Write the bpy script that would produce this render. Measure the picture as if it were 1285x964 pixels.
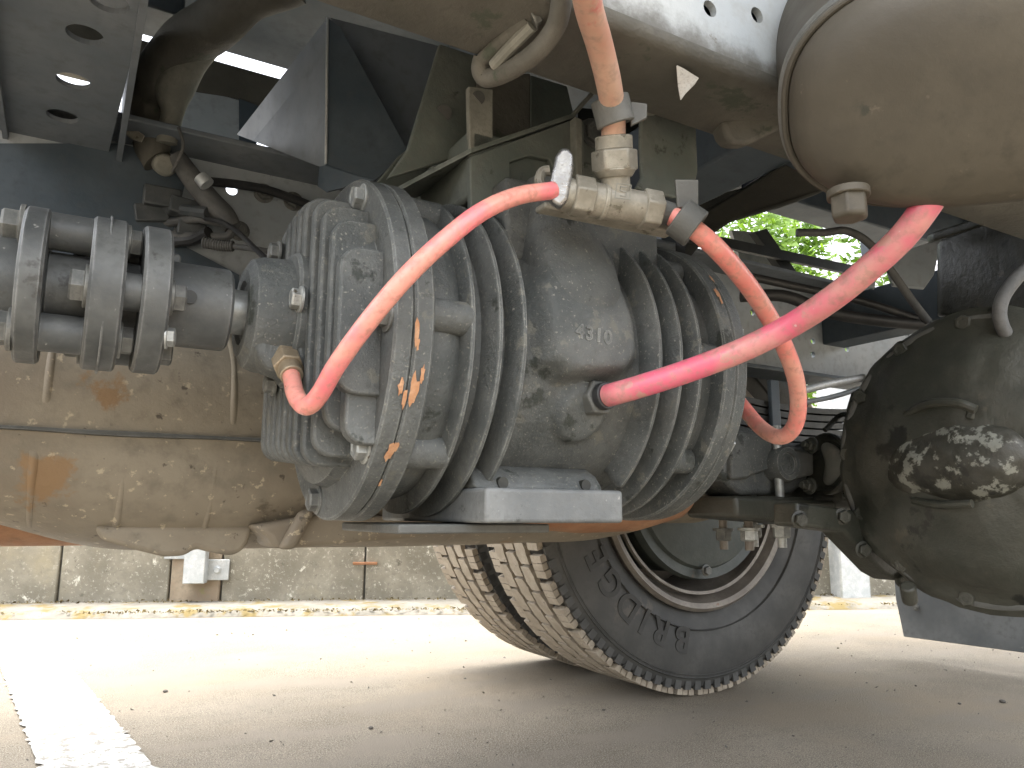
import bpy, bmesh, math, random
from mathutils import Vector, Matrix, noise
random.seed(7)
S = bpy.context.scene
for o in list(bpy.data.objects): bpy.data.objects.remove(o)
COL = S.collection
R = math.radians
# ------------------------------------------------------------------ camera
# world: X along the truck (towards its rear), Y across it (away from us), Z up, metres
F_PX, CX, CY, HC = 960.0, 642.5, 482.0, 0.421
PITCH, YAW, ROLL = R(9.65), R(30.0), R(0.3)
_fh = Vector((math.sin(YAW), math.cos(YAW), 0)); _r0 = Vector((_fh.y, -_fh.x, 0))
FW = _fh*math.cos(PITCH) + Vector((0, 0, 1))*math.sin(PITCH); _u0 = _r0.cross(FW)
RT = _r0*math.cos(ROLL) + _u0*math.sin(ROLL); UP = _u0*math.cos(ROLL) - _r0*math.sin(ROLL)
CAM = Vector((0, 0, HC))
cd = bpy.data.cameras.new('camera'); cam = bpy.data.objects.new('camera', cd); COL.objects.link(cam)
cam.matrix_world = Matrix(((RT.x, UP.x, -FW.x, CAM.x), (RT.y, UP.y, -FW.y, CAM.y), (RT.z, UP.z, -FW.z, CAM.z), (0, 0, 0, 1)))
cd.sensor_width = 36; cd.lens = F_PX/1285*36; cd.clip_start = 0.02; cd.clip_end = 2000
S.camera = cam
# ------------------------------------------------------------------ world, sun, exposure
TO_SUN = Vector((-0.12, -0.04, 1.0)).normalized()
W = bpy.data.worlds.new('World'); S.world = W; W.use_nodes = True
nt = W.node_tree; nt.nodes.clear()
sky = nt.nodes.new('ShaderNodeTexSky'); sky.sky_type = 'NISHITA'; sky.sun_disc = False
sky.sun_elevation = math.asin(TO_SUN.z); sky.sun_rotation = math.atan2(TO_SUN.x, TO_SUN.y)
sky.dust_density = 6; sky.air_density = 1.0; sky.ozone_density = 1.0
bg = nt.nodes.new('ShaderNodeBackground'); bg.inputs[1].default_value = 0.15
wo = nt.nodes.new('ShaderNodeOutputWorld')
hsv = nt.nodes.new('ShaderNodeHueSaturation'); hsv.inputs['Saturation'].default_value = .25   # thin cloud whitens the sky
nt.links.new(sky.outputs[0], hsv.inputs['Color']); nt.links.new(hsv.outputs[0], bg.inputs[0]); nt.links.new(bg.outputs[0], wo.inputs[0])
sl = bpy.data.lights.new('sun', 'SUN'); sl.energy = .55; sl.angle = R(24); sl.color = (1.0, 0.93, 0.82)
sun = bpy.data.objects.new('sun', sl); COL.objects.link(sun)
sun.rotation_euler = (-TO_SUN).to_track_quat('-Z', 'Y').to_euler()
S.view_settings.view_transform = 'Standard'; S.view_settings.look = 'None'
S.view_settings.exposure = 2.75; S.view_settings.gamma = 1; S.view_settings.use_curve_mapping = False
S.render.engine = 'CYCLES'
S.cycles.max_bounces = 10; S.cycles.diffuse_bounces = 6; S.cycles.glossy_bounces = 4

# ------------------------------------------------------------------ measuring: a pixel of the photograph -> a point in the place
def ray(x, y): return FW + RT*((x-CX)/F_PX) - UP*((y-CY)/F_PX)
def PY(x, y, Y): d = ray(x, y); return CAM + d*(Y/d.y)
def PX(x, y, X): d = ray(x, y); return CAM + d*(X/d.x)
def PZ(x, y, Z): d = ray(x, y); return CAM + d*((Z-HC)/d.z)
def PD(x, y, D): return CAM + ray(x, y)*D

# ------------------------------------------------------------------ materials
MATS = {}
def mat(name, base, base2=None, rough=.55, metal=0.0, nscale=8, nlo=.35, nhi=.7, bump=.15, bscale=60,
        spots=None, spot_scale=20, spot_t=.62, edge=None, edge_amt=.8, coat=0, sss=0, extra=None, spec=.5, detail=4, stretch=None):
    m = bpy.data.materials.new(name); m.use_nodes = True; N = m.node_tree.nodes; L = m.node_tree.links
    b = N['Principled BSDF']
    tc = N.new('ShaderNodeTexCoord'); src = tc.outputs['Object']
    ge = N.new('ShaderNodeNewGeometry')
    src = ge.outputs['Position']
    if stretch:
        mp = N.new('ShaderNodeMapping'); mp.inputs['Scale'].default_value = stretch
        L.new(src, mp.inputs[0]); src = mp.outputs[0]
    def nz(scale, det=detail, ro=.6, dist=0):
        n = N.new('ShaderNodeTexNoise'); n.inputs['Scale'].default_value = scale; n.inputs['Detail'].default_value = det
        n.inputs['Roughness'].default_value = ro; n.inputs['Distortion'].default_value = dist
        L.new(src, n.inputs['Vector']); return n.outputs['Fac']
    def ramp(fac, lo, hi):
        r = N.new('ShaderNodeMapRange'); r.inputs[1].default_value = lo; r.inputs[2].default_value = hi
        r.interpolation_type = 'SMOOTHSTEP'; L.new(fac, r.inputs[0]); return r.outputs[0]
    def mix(fac, a, c):
        x = N.new('ShaderNodeMix'); x.data_type = 'RGBA'
        if isinstance(fac, float): x.inputs[0].default_value = fac
        else: L.new(fac, x.inputs[0])
        for k, v in ((6, a), (7, c)):
            if isinstance(v, tuple): x.inputs[k].default_value = (*v, 1)
            else: L.new(v, x.inputs[k])
        return x.outputs[2]
    col = mix(ramp(nz(nscale), nlo, nhi), base, base2 or tuple(min(1, c*1.5+.01) for c in base))
    # fine mottling that every weathered surface has
    fine = nz(nscale*9, 4)
    col = mix(ramp(fine, .45, .75), col, tuple(c*.7 for c in (base2 or base)))
    if spots:
        lst = spots if isinstance(spots, list) else [(spots, spot_scale, spot_t)]
        for c, sc, t in lst: col = mix(ramp(nz(sc, 7, .65), t, t+.06), col, c)
    if edge:
        # worn edges: where the surface turns within a few millimetres, broken up by noise
        bv = N.new('ShaderNodeBevel'); bv.samples = 3; bv.inputs['Radius'].default_value = .003
        dt = N.new('ShaderNodeVectorMath'); dt.operation = 'DOT_PRODUCT'; L.new(bv.outputs[0], dt.inputs[0]); L.new(ge.outputs['Normal'], dt.inputs[1])
        pt = N.new('ShaderNodeMath'); pt.operation = 'MULTIPLY'; L.new(ramp(nz(45, 4, .7), .34, .60), pt.inputs[1])
        L.new(ramp(dt.outputs['Value'], .985, .80), pt.inputs[0])
        pm = N.new('ShaderNodeMath'); pm.operation = 'MULTIPLY'; pm.inputs[1].default_value = edge_amt; L.new(pt.outputs[0], pm.inputs[0])
        col = mix(pm.outputs[0], col, edge)
    if extra: col = extra(N, L, ge, tc, mix, ramp, nz, col)
    L.new(col, b.inputs['Base Color'])
    rr = N.new('ShaderNodeMapRange'); rr.inputs[3].default_value = max(.05, rough-.12); rr.inputs[4].default_value = min(1, rough+.18)
    L.new(nz(nscale*3), rr.inputs[0]); L.new(rr.outputs[0], b.inputs['Roughness'])
    b.inputs['Metallic'].default_value = metal; b.inputs['Specular IOR Level'].default_value = spec
    b.inputs['Coat Weight'].default_value = coat
    if sss:
        b.inputs['Subsurface Weight'].default_value = sss; b.inputs['Subsurface Radius'].default_value = (.02, .006, .006); b.inputs['Subsurface Scale'].default_value = .4
    if bump:
        bp = N.new('ShaderNodeBump'); bp.inputs['Strength'].default_value = bump; bp.inputs['Distance'].default_value = .004
        L.new(nz(bscale, 5, .7), bp.inputs['Height']); L.new(bp.outputs[0], b.inputs['Normal'])
    MATS[name] = m; return m

M = {}
def _mud(N, L, ge, tc, mix, ramp, nz, col):    # mud splashed on the lowest hand's breadth of the rail
    sx = N.new('ShaderNodeSeparateXYZ'); L.new(ge.outputs['Position'], sx.inputs[0])
    ad = N.new('ShaderNodeMath'); ad.operation = 'MULTIPLY_ADD'; ad.inputs[1].default_value = .07; L.new(nz(24, 8, .7), ad.inputs[0]); L.new(sx.outputs['Z'], ad.inputs[2])
    return mix(ramp(ad.outputs[0], .94, .905), col, (.11, .105, .088))
M['cast'] = mat('cast_grey_paint', (.060, .067, .065), (.115, .121, .115), rough=.5, nscale=9, nlo=.38, nhi=.62, bump=.6, bscale=190, edge=(.42, .43, .40), edge_amt=.75,
                spots=[((.13, .13, .112), 38, .59), ((.33, .32, .275), 150, .645), ((.22, .215, .185), 300, .60), ((.032, .037, .031), 20, .61)], spec=.5)
M['castdark'] = mat('dull_grey_casting', (.075, .078, .072), (.13, .13, .118), rough=.55, nscale=9, bump=.3, bscale=150, edge=(.3, .3, .28), edge_amt=.6)  # one even grey for minor castings, clamps and seams
M['coupling'] = mat('worn_coupling_steel', (.07, .075, .075), (.13, .135, .13), rough=.48, metal=.15, nscale=16, bump=.15, bscale=140, edge=(.5, .51, .5), edge_amt=.6,
                    spots=[((.06, .06, .055), 22, .60), ((.30, .30, .28), 130, .66)])
M['steel'] = mat('bolt_steel', (.25, .26, .25), (.42, .43, .41), rough=.38, metal=.5, nscale=60, bump=.12, edge=(.62, .62, .58), edge_amt=.6, spots=(.12, .10, .07), spot_scale=80, spot_t=.62)
M['darkbolt'] = mat('dirty_bolt', (.10, .105, .10), (.19, .19, .175), rough=.5, metal=.3, nscale=60, bump=.2, edge=(.36, .36, .33), edge_amt=.6)
M['footgrey'] = mat('scuffed_foot_paint', (.12, .128, .128), (.19, .197, .192), rough=.5, nscale=14, bump=.3, bscale=150, edge=(.4, .4, .38), edge_amt=.7, spots=[((.30, .30, .28), 150, .64), ((.06, .065, .06), 24, .63)])
M['galv'] = mat('galvanised_steel', (.42, .45, .46), (.58, .60, .60), rough=.4, metal=.3, nscale=25, bump=.08)
M['rail'] = mat('pale_frame_paint', (.36, .39, .40), (.46, .48, .47), rough=.5, nscale=5, bump=.25, bscale=45, extra=_mud,
                spots=[((.17, .15, .12), 30, .66), ((.60, .63, .63), 90, .7)])
M['raildirt'] = mat('muddy_frame_underside', (.082, .079, .065), (.135, .128, .108), rough=.75, nscale=7, bump=.5, bscale=60, spots=[((.065, .075, .055), 16, .6), ((.35, .34, .30), 70, .72)])
M['railfar'] = mat('blue_grey_frame_paint', (.33, .37, .395), (.42, .45, .47), rough=.4, nscale=6, bump=.1, spots=((.10, .115, .12)), spot_scale=9, spot_t=.63)
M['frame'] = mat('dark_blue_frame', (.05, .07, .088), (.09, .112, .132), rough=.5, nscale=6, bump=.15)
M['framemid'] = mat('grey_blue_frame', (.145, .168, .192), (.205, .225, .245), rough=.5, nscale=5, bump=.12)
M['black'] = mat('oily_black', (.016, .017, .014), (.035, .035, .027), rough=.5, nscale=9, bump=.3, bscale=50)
M['bracket'] = mat('green_grey_bracket', (.10, .118, .103), (.165, .175, .152), rough=.65, nscale=9, bump=.3, bscale=70, edge=(.3, .31, .27), edge_amt=.6, spots=[((.05, .06, .045), 22, .6)])
M['strap'] = mat('dusty_strap', (.18, .18, .155), (.27, .265, .225), rough=.65, nscale=18, bump=.3, edge=(.33, .33, .29), edge_amt=.6)
M['fitting'] = mat('dirty_brass_fitting', (.22, .205, .165), (.34, .32, .265), rough=.45, metal=.25, nscale=40, bump=.2, bscale=150, edge=(.55, .53, .46), edge_amt=.7, spots=((.13, .12, .09)), spot_scale=60, spot_t=.6)
M['brass'] = mat('brown_brass_fitting', (.24, .19, .125), (.36, .29, .20), rough=.4, metal=.4, nscale=50, bump=.2, edge=(.5, .45, .33), edge_amt=.7)
M['chrome'] = mat('scuffed_chrome', (.28, .28, .28), (.42, .42, .41), rough=.28, metal=.8, nscale=70, bump=.25, bscale=110, spots=((.2, .2, .19)), spot_scale=70, spot_t=.6)
M['muffler'] = mat('rust_brown_steel', (.20, .165, .12), (.29, .25, .185), rough=.62, nscale=4, bump=.3, bscale=70,
                   spots=[((.44, .37, .26), 75, .60), ((.13, .105, .075), 9, .62), ((.26, .165, .085), 6, .61), ((.10, .082, .06), 45, .63)])
M['rust'] = mat('orange_rust', (.30, .135, .065), (.40, .22, .12), rough=.75, nscale=8, bump=.4, bscale=80, spots=((.16, .085, .05)), spot_scale=25, spot_t=.6)
M['tank'] = mat('dusty_olive_tank', (.052, .045, .032), (.080, .070, .051), rough=.6, nscale=6, bump=.12, bscale=90, spots=[((.115, .10, .073), 9, .64), ((.036, .036, .027), 12, .64), ((.105, .09, .067), 60, .66)])
M['diff'] = mat('oily_axle_iron', (.030, .033, .025), (.062, .062, .049), rough=.42, nscale=8, bump=.55, bscale=38, spots=[((.075, .07, .052), 17, .60), ((.012, .013, .010), 11, .60)], edge=(.10, .095, .08), edge_amt=.5)
M['diffgrey'] = mat('peeling_axle_paint', (.030, .030, .022), (.055, .053, .042), rough=.5, nscale=12, bump=.6, bscale=50, spots=[((.20, .205, .175), 34, .525), ((.02, .02, .016), 16, .56)])
M['rubber'] = mat('tyre_sidewall', (.05, .05, .047), (.085, .083, .076), rough=.62, nscale=10, bump=.12, bscale=120, spots=[((.11, .10, .085), 9, .63)])
M['rubberlet'] = mat('tyre_lettering', (.032, .032, .03), (.05, .049, .045), rough=.55, nscale=30, bump=.1)
M['tread'] = mat('dusty_tread', (.29, .245, .185), (.40, .345, .27), rough=.9, nscale=25, bump=.35, bscale=140, spots=((.20, .175, .14)), spot_scale=50, spot_t=.63)
M['groove'] = mat('tread_groove', (.02, .018, .015), (.04, .035, .03), rough=.9, nscale=40, bump=.2)
M['rim'] = mat('rusty_rim', (.16, .138, .115), (.26, .232, .195), rough=.5, metal=.3, nscale=14, bump=.2, edge=(.4, .36, .31), edge_amt=.5, spots=((.2, .11, .06)), spot_scale=20, spot_t=.62)
M['drum'] = mat('brake_drum', (.045, .055, .05), (.075, .085, .075), rough=.5, nscale=12, bump=.25, spots=((.10, .07, .05)), spot_scale=14, spot_t=.62)
M['blackrub'] = mat('black_rubber_hose', (.022, .023, .024), (.045, .045, .045), rough=.45, nscale=20, bump=.12)
M['cable'] = mat('dusty_conduit', (.075, .078, .078), (.12, .12, .115), rough=.65, nscale=25, bump=.2)
M['plastic'] = mat('connector_plastic', (.05, .058, .062), (.085, .092, .095), rough=.5, nscale=30, bump=.12)
M['hose'] = mat('red_air_hose', (.80, .20, .22), (.76, .33, .26), rough=.3, nscale=14, nlo=.4, nhi=.62, bump=.05, bscale=200, sss=.35, coat=.15,
                spots=[((.56, .38, .28), 55, .63)])
M['hose2'] = mat('faded_red_hose', (.68, .13, .20), (.60, .28, .25), rough=.36, nscale=11, nlo=.4, nhi=.6, bump=.07, bscale=160, sss=.3, coat=.1,
                 spots=[((.50, .26, .22), 45, .58), ((.66, .45, .42), 110, .66)])
M['hose3'] = mat('dusty_orange_hose', (.54, .29, .21), (.58, .39, .29), rough=.4, nscale=9, bump=.06, sss=.3, coat=.1, spots=[((.55, .17, .15), 8, .58)])
M['hose4'] = mat('coral_air_hose', (.78, .25, .21), (.74, .36, .28), rough=.32, nscale=12, nlo=.4, nhi=.62, bump=.05, bscale=200, sss=.35, coat=.12, spots=[((.50, .34, .25), 26, .64)])
M['primer'] = mat('orange_primer_chip', (.42, .19, .085), (.52, .30, .17), rough=.7, nscale=90, bump=.3)
M['bluebadge'] = mat('navy_bracket', (.012, .022, .05), (.02, .03, .065), rough=.5, nscale=20, bump=.1)
M['flake'] = mat('white_paint_flake', (.70, .72, .72), (.78, .78, .77), rough=.6, nscale=50, bump=.1)
M['flap'] = mat('grey_mud_flap', (.12, .13, .135), (.19, .20, .20), rough=.6, nscale=7, bump=.15, spots=[((.26, .26, .24), 50, .68)])
M['leaf'] = mat('tree_leaves', (.10, .19, .018), (.18, .30, .035), rough=.6, nscale=3, bump=0)
M['bark'] = mat('bark', (.09, .07, .05), (.15, .12, .09), rough=.9, nscale=14, bump=.6, bscale=30)
M['spec'] = mat('dark_pebble', (.07, .064, .055), (.15, .135, .115), rough=.9, nscale=60, bump=.2)
M['housewall'] = mat('pale_render', (.62, .62, .60), (.70, .70, .68), rough=.85, nscale=3, bump=.1)
M['glass'] = mat('window_glass', (.05, .06, .07), (.07, .08, .09), rough=.1, nscale=2, bump=0)
M['rooft'] = mat('grey_roof', (.16, .16, .17), (.22, .22, .23), rough=.8, nscale=5, bump=.3)

# leaves let light through
def _leafx():
    m = M['leaf']; b = m.node_tree.nodes['Principled BSDF']
    b.inputs['Transmission Weight'].default_value = 0
    N = m.node_tree.nodes; L = m.node_tree.links
    tr = N.new('ShaderNodeBsdfTranslucent'); tr.inputs[0].default_value = (.25, .42, .04, 1)
    mx = N.new('ShaderNodeMixShader'); mx.inputs[0].default_value = .45
    out = [n for n in N if n.type == 'OUTPUT_MATERIAL'][0]
    L.new(b.outputs[0], mx.inputs[1]); L.new(tr.outputs[0], mx.inputs[2]); L.new(mx.outputs[0], out.inputs[0])
_leafx()

def _asph(N, L, ge, tc, mix, ramp, nz, col):
    col = mix(ramp(nz(420, 3, .7), .50, .62), col, (.41, .37, .30))
    col = mix(ramp(nz(150, 5, .75), .56, .64), col, (.085, .078, .066))
    col = mix(ramp(nz(300, 3, .7), .60, .68), col, (.055, .05, .045))
    col = mix(ramp(nz(1.3, 5), .42, .7), col, (.262, .218, .16))
    mp = N.new('ShaderNodeMapping'); mp.inputs['Scale'].default_value = (1.4, 2.6, 1); mp.inputs['Rotation'].default_value = (0, 0, R(22))
    L.new(ge.outputs['Position'], mp.inputs[0])
    n = N.new('ShaderNodeTexNoise'); n.inputs['Scale'].default_value = 2.2; n.inputs['Detail'].default_value = 7; L.new(mp.outputs[0], n.inputs[0])
    return mix(ramp(n.outputs[0], .46, .68), col, (.235, .205, .163))
M['asphalt'] = mat('worn_asphalt', (.162, .138, .103), (.232, .20, .152), rough=.9, nscale=3, bump=1.0, bscale=260, extra=_asph, spec=.25)
def _line(N, L, ge, tc, mix, ramp, nz, col):
    return mix(ramp(nz(38, 9, .75), .50, .58), col, (.22, .205, .175))
M['line'] = mat('worn_white_line', (.40, .40, .375), (.52, .52, .495), rough=.8, nscale=12, bump=.5, bscale=200, extra=_line)
def _conc(N, L, ge, tc, mix, ramp, nz, col):
    col = mix(ramp(nz(16, 9, .75), .60, .66), col, (.62, .60, .52))
    col = mix(ramp(nz(22, 8, .75), .58, .68), col, (.13, .12, .094))
    col = mix(ramp(nz(60, 6, .75), .56, .64), col, (.40, .38, .32))
    return mix(ramp(nz(2.6, 6), .52, .72), col, (.33, .29, .20))
M['concrete'] = mat('stained_concrete', (.185, .17, .132), (.30, .278, .222), rough=.9, nscale=5, bump=.5, bscale=70, extra=_conc)
M['concbrown'] = mat('brown_stained_concrete', (.26, .20, .14), (.36, .30, .22), rough=.9, nscale=7, bump=.4, bscale=60, spots=((.25, .22, .12)), spot_scale=16, spot_t=.62)
def _kerb(N, L, ge, tc, mix, ramp, nz, col):
    return mix(ramp(nz(7, 8, .7), .50, .60), col, (.13, .098, .035))
M['kerb'] = mat('mossy_gutter', (.13, .122, .10), (.19, .178, .15), rough=.95, nscale=9, bump=.6, bscale=60, extra=_kerb)
M['moss'] = mat('dry_moss', (.065, .045, .012), (.12, .088, .026), rough=1, nscale=22, bump=.8, bscale=80)

# ------------------------------------------------------------------ mesh helpers
def V(*a): return Vector(a)
def obj(name, bm, m, parent=None, bevel=0, seg=2, smooth=True, angle=35, recalc=True):
    if recalc: bmesh.ops.recalc_face_normals(bm, faces=bm.faces[:])
    me = bpy.data.meshes.new(name); bm.to_mesh(me); bm.free()
    me.materials.append(M[m] if isinstance(m, str) else m)
    if smooth:
        me.polygons.foreach_set('use_smooth', [True]*len(me.polygons)); me.set_sharp_from_angle(angle=R(angle))
    o = bpy.data.objects.new(name, me); COL.objects.link(o)
    if parent: o.parent = parent
    if bevel:
        b = o.modifiers.new('bevel', 'BEVEL'); b.width = bevel; b.segments = seg; b.limit_method = 'ANGLE'; b.angle_limit = R(30); b.harden_normals = False
    return o
def tag(o, label=None, cat=None, group=None, kind=None):
    if label: o['label'] = label
    if cat: o['category'] = cat
    if group: o['group'] = group
    if kind: o['kind'] = kind
    return o
def thing(name, label, cat, group=None):
    o = bpy.data.objects.new(name, None); COL.objects.link(o); o.empty_display_size = .05
    return tag(o, label, cat, group)
def nb(): return bmesh.new()
def frame(axis):
    a = Vector(axis).normalized(); h = Vector((0, 0, 1)) if abs(a.z) < .9 else Vector((1, 0, 0))
    u = h.cross(a).normalized(); return a, u, a.cross(u)
def box(bm, c, s, rot=None):
    c = Vector(c); vs = []
    for dx in (-.5, .5):
        for dy in (-.5, .5):
            for dz in (-.5, .5):
                v = Vector((dx*s[0], dy*s[1], dz*s[2]))
                if rot: v = rot @ v
                vs.append(bm.verts.new(c+v))
    for f in ((0, 1, 3, 2), (4, 6, 7, 5), (0, 4, 5, 1), (2, 3, 7, 6), (0, 2, 6, 4), (1, 5, 7, 3)): bm.faces.new([vs[i] for i in f])
    return bm
def box2(bm, a, b):
    return box(bm, [(a[i]+b[i])/2 for i in range(3)], [abs(b[i]-a[i]) for i in range(3)])
def prism(bm, pts, vec):
    vec = Vector(vec); a = [bm.verts.new(Vector(p)) for p in pts]; b = [bm.verts.new(Vector(p)+vec) for p in pts]; n = len(pts)
    bm.faces.new(a); bm.faces.new(b[::-1])
    for i in range(n): bm.faces.new((a[i], b[i], b[(i+1) % n], a[(i+1) % n]))
    return bm
def lathe(bm, O, axis, prof, seg=48, a0=0, a1=2*math.pi, rfun=None):
    O = Vector(O); a, u, w = frame(axis); full = abs(a1-a0-2*math.pi) < 1e-6
    n = seg if full else seg+1; rings = []
    for s, r in prof:
        if r < 1e-6: rings.append([bm.verts.new(O+a*s)]); continue
        ring = []
        for k in range(n):
            t = a0+(a1-a0)*k/seg; rr = r*(rfun(t) if rfun else 1)
            ring.append(bm.verts.new(O+a*s+(u*math.cos(t)+w*math.sin(t))*rr))
        rings.append(ring)
    for A, B in zip(rings, rings[1:]):
        for k in range(seg):
            k2 = (k+1) % n
            if len(A) == 1 and len(B) == 1: continue
            if len(A) == 1: bm.faces.new((A[0], B[k], B[k2]))
            elif len(B) == 1: bm.faces.new((A[k], B[0], A[k2]))
            else: bm.faces.new((A[k], B[k], B[k2], A[k2]))
    return bm
def cyl(bm, p, q, r, r2=None, seg=24):
    p = Vector(p); d = Vector(q)-p; L_ = d.length
    return lathe(bm, p, d, [(0, 0), (0, r), (L_, r if r2 is None else r2), (L_, 0)], seg)
def ringdisc(bm, O, axis, s0, s1, ri, ro, seg=48):
    return lathe(bm, O, axis, [(s0, ri), (s0, ro), (s1, ro), (s1, ri), (s0, ri)], seg)
def hexp(bm, p, axis, r, h, seg=6, ch=.12):
    lathe(bm, p, axis, [(0, 0), (0, r), (h*(1-ch), r), (h, r*.86), (h, 0)], seg); return bm
def spline(pts, n=10):
    P = [Vector(p) for p in pts]; P = [2*P[0]-P[1]]+P+[2*P[-1]-P[-2]]; out = []
    for i in range(1, len(P)-2):
        a, b, c, d = P[i-1:i+3]
        for k in range(n):
            t = k/n
            out.append(.5*((2*b)+(c-a)*t+(2*a-5*b+4*c-d)*t*t+(3*b-a-3*c+d)*t**3))
    out.append(P[-2]); return out
def tube(bm, pts, r, seg=14, cap=True, ribs=None):
    n = len(pts); up = None; rings = []
    for i, p in enumerate(pts):
        d = (pts[min(i+1, n-1)]-pts[max(i-1, 0)]).normalized()
        if up is None: up = (Vector((0, 0, 1)) if abs(d.z) < .9 else Vector((1, 0, 0)))
        up = (up-d*up.dot(d)).normalized(); w = d.cross(up)
        rad = r(i/(n-1)) if callable(r) else r
        if ribs: rad *= 1+ribs*(1 if i % 2 else -1)
        rings.append([bm.verts.new(p+(up*math.cos(t)+w*math.sin(t))*rad) for t in [2*math.pi*k/seg for k in range(seg)]])
    for A, B in zip(rings, rings[1:]):
        for k in range(seg): bm.faces.new((A[k], A[(k+1) % seg], B[(k+1) % seg], B[k]))
    if cap: bm.faces.new(rings[0][::-1]); bm.faces.new(rings[-1])
    return bm
# shared hexagon bolt: unit radius, along +Z
def _boltmesh(name, m, washer=True, stud=False):
    bm = nb()
    if washer: lathe(bm, (0, 0, 0), (0, 0, 1), [(-.02, 0), (-.02, 1.28), (.16, 1.28), (.2, 1.2), (.2, 0)], 20)
    lathe(bm, (0, 0, .2), (0, 0, 1), [(-.05, 0), (-.05, 1), (.62, 1), (.74, .86), (.74, .55), (.70, .5), (.70, 0)], 6)
    if stud: lathe(bm, (0, 0, .8), (0, 0, 1), [(0, 0), (0, .52), (.75, .52), (.85, .44), (.85, 0)], 12)
    bmesh.ops.recalc_face_normals(bm, faces=bm.faces[:])
    me = bpy.data.meshes.new(name); bm.to_mesh(me); bm.free(); me.materials.append(M[m])
    me.polygons.foreach_set('use_smooth', [True]*len(me.polygons)); me.set_sharp_from_angle(angle=R(28)); return me
BOLT = {'steel': _boltmesh('bolt', 'steel'), 'dark': _boltmesh('bolt', 'darkbolt'), 'nut': _boltmesh('nut', 'steel', True, True), 'darknut': _boltmesh('nut', 'darkbolt', True, True),
        'oil': _boltmesh('bolt', 'diff'), 'oilnut': _boltmesh('nut', 'diff', True, True), 'galv': _boltmesh('bolt', 'galv')}
def bolt(parent, p, axis, r, kind='steel', name=None, h=1.0):
    o = bpy.data.objects.new(name or ('nut' if 'nut' in kind else 'bolt'), BOLT[kind]); COL.objects.link(o)
    a = Vector(axis).normalized(); q = a.to_track_quat('Z', 'Y')
    spin = Matrix.Rotation(random.uniform(0, 1), 4, 'Z')
    o.matrix_world = Matrix.Translation(Vector(p)) @ q.to_matrix().to_4x4() @ spin @ Matrix.Diagonal((r, r, r*h, 1))
    if parent: o.parent = parent
    return o
def plate_px(pts, Y=None, X=None, Z=None, D=None, vec=(0, .01, 0)):
    f = (lambda x, y: PY(x, y, Y)) if Y is not None else (lambda x, y: PX(x, y, X)) if X is not None else (lambda x, y: PZ(x, y, Z)) if Z is not None else (lambda x, y: PD(x, y, D))
    return prism(nb(), [f(*p) for p in pts], vec)
# ================================================================== the setting
WANG = R(-22.3); WU = Vector((math.cos(WANG), math.sin(WANG), 0)); WN = Vector((math.sin(WANG), -math.cos(WANG), 0))   # wall direction, and towards the truck
W0 = Vector((1.49, 3.33, 0))
def wp(s, d, z): return W0 + WU*s + WN*d + Vector((0, 0, z))
def wbox(bm, s0, s1, d0, d1, z0, z1):
    pts = [wp(s0, d0, z0), wp(s1, d0, z0), wp(s1, d1, z0), wp(s0, d1, z0)]
    return prism(bm, pts, (0, 0, z1-z0))
bm = nb()
g = 60
vs = [bm.verts.new((x, y, 0)) for x, y in ((-g, -g), (g, -g), (g, g), (-g, g))]; bm.faces.new(vs)
tag(obj('ground', bm, 'asphalt', smooth=False), kind='structure')
# worn white line, running obliquely out from under the truck
a, b, c, d = PZ(4, 795, .004), PZ(34, 795, .004), PZ(190, 964, .004), PZ(55, 964, .004)
dr = ((b-c).normalized()+(a-d).normalized()).normalized(); dr.z = 0
mid = (c+d)/2; sd = Vector((dr.y, -dr.x, 0)); hw = .078
bm = nb(); n = 220
L_, R_ = [], []
for i in range(n+1):
    p = mid + dr*(-1.6+4.4*i/n)*.75
    L_.append(bm.verts.new(p - sd*(hw+.014*noise.noise(Vector((i*.9, 0, 3)))) + Vector((0, 0, .004-p.z))))
    R_.append(bm.verts.new(p + sd*(hw+.014*noise.noise(Vector((i*.9, 9, 3)))) + Vector((0, 0, .004-p.z))))
for i in range(n): bm.faces.new((L_[i], L_[i+1], R_[i+1], R_[i]))
tag(obj('painted_line', bm, 'line', smooth=False), kind='structure')
# gutter strip and kerb at the foot of the wall
bm = nb(); n = 220; top = []; lo = []
for i in range(n+1):
    s = -9+18*i/n; w = .02*noise.noise(Vector((s*2.1, 1, 0)))+.01*noise.noise(Vector((s*9, 2, 0)))
    prof = [(0, .035), (.17+w, .03), (.255+w, .022+.006*noise.noise(Vector((s*6, 0, 4)))), (.285+w, .001)]
    top.append([bm.verts.new(wp(s, d_, z_)) for d_, z_ in prof])
for A, B in zip(top, top[1:]):
    for k in range(3): bm.faces.new((A[k], A[k+1], B[k+1], B[k]))
tag(obj('gutter', bm, 'kerb'), kind='structure')
# dry moss and grit gathered along the gutter edge and at the wall foot
bm = nb()
for i in range(5200):
    s = random.uniform(-5.5, 5.5)
    d_ = .272+random.gauss(0, .014)+.02*noise.noise(Vector((s*2.1, 1, 0))) if random.random() < .72 else .012+abs(random.gauss(0, .018))
    if noise.noise(Vector((s*1.7, d_*2, 7))) < -.22 and random.random() < .8: continue
    z_ = .02 if d_ > .2 else .036
    r = random.uniform(.004, .012); c = wp(s, d_, z_)
    p = [c+Vector((random.uniform(-r, r), random.uniform(-r, r), random.uniform(-r*.3, r*1.2))) for _ in range(3)]
    bm.faces.new([bm.verts.new(q) for q in p])
tag(obj('moss', bm, 'moss', smooth=False), 'dry brownish moss gathered along the gutter edge', 'moss', kind='stuff')
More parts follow.
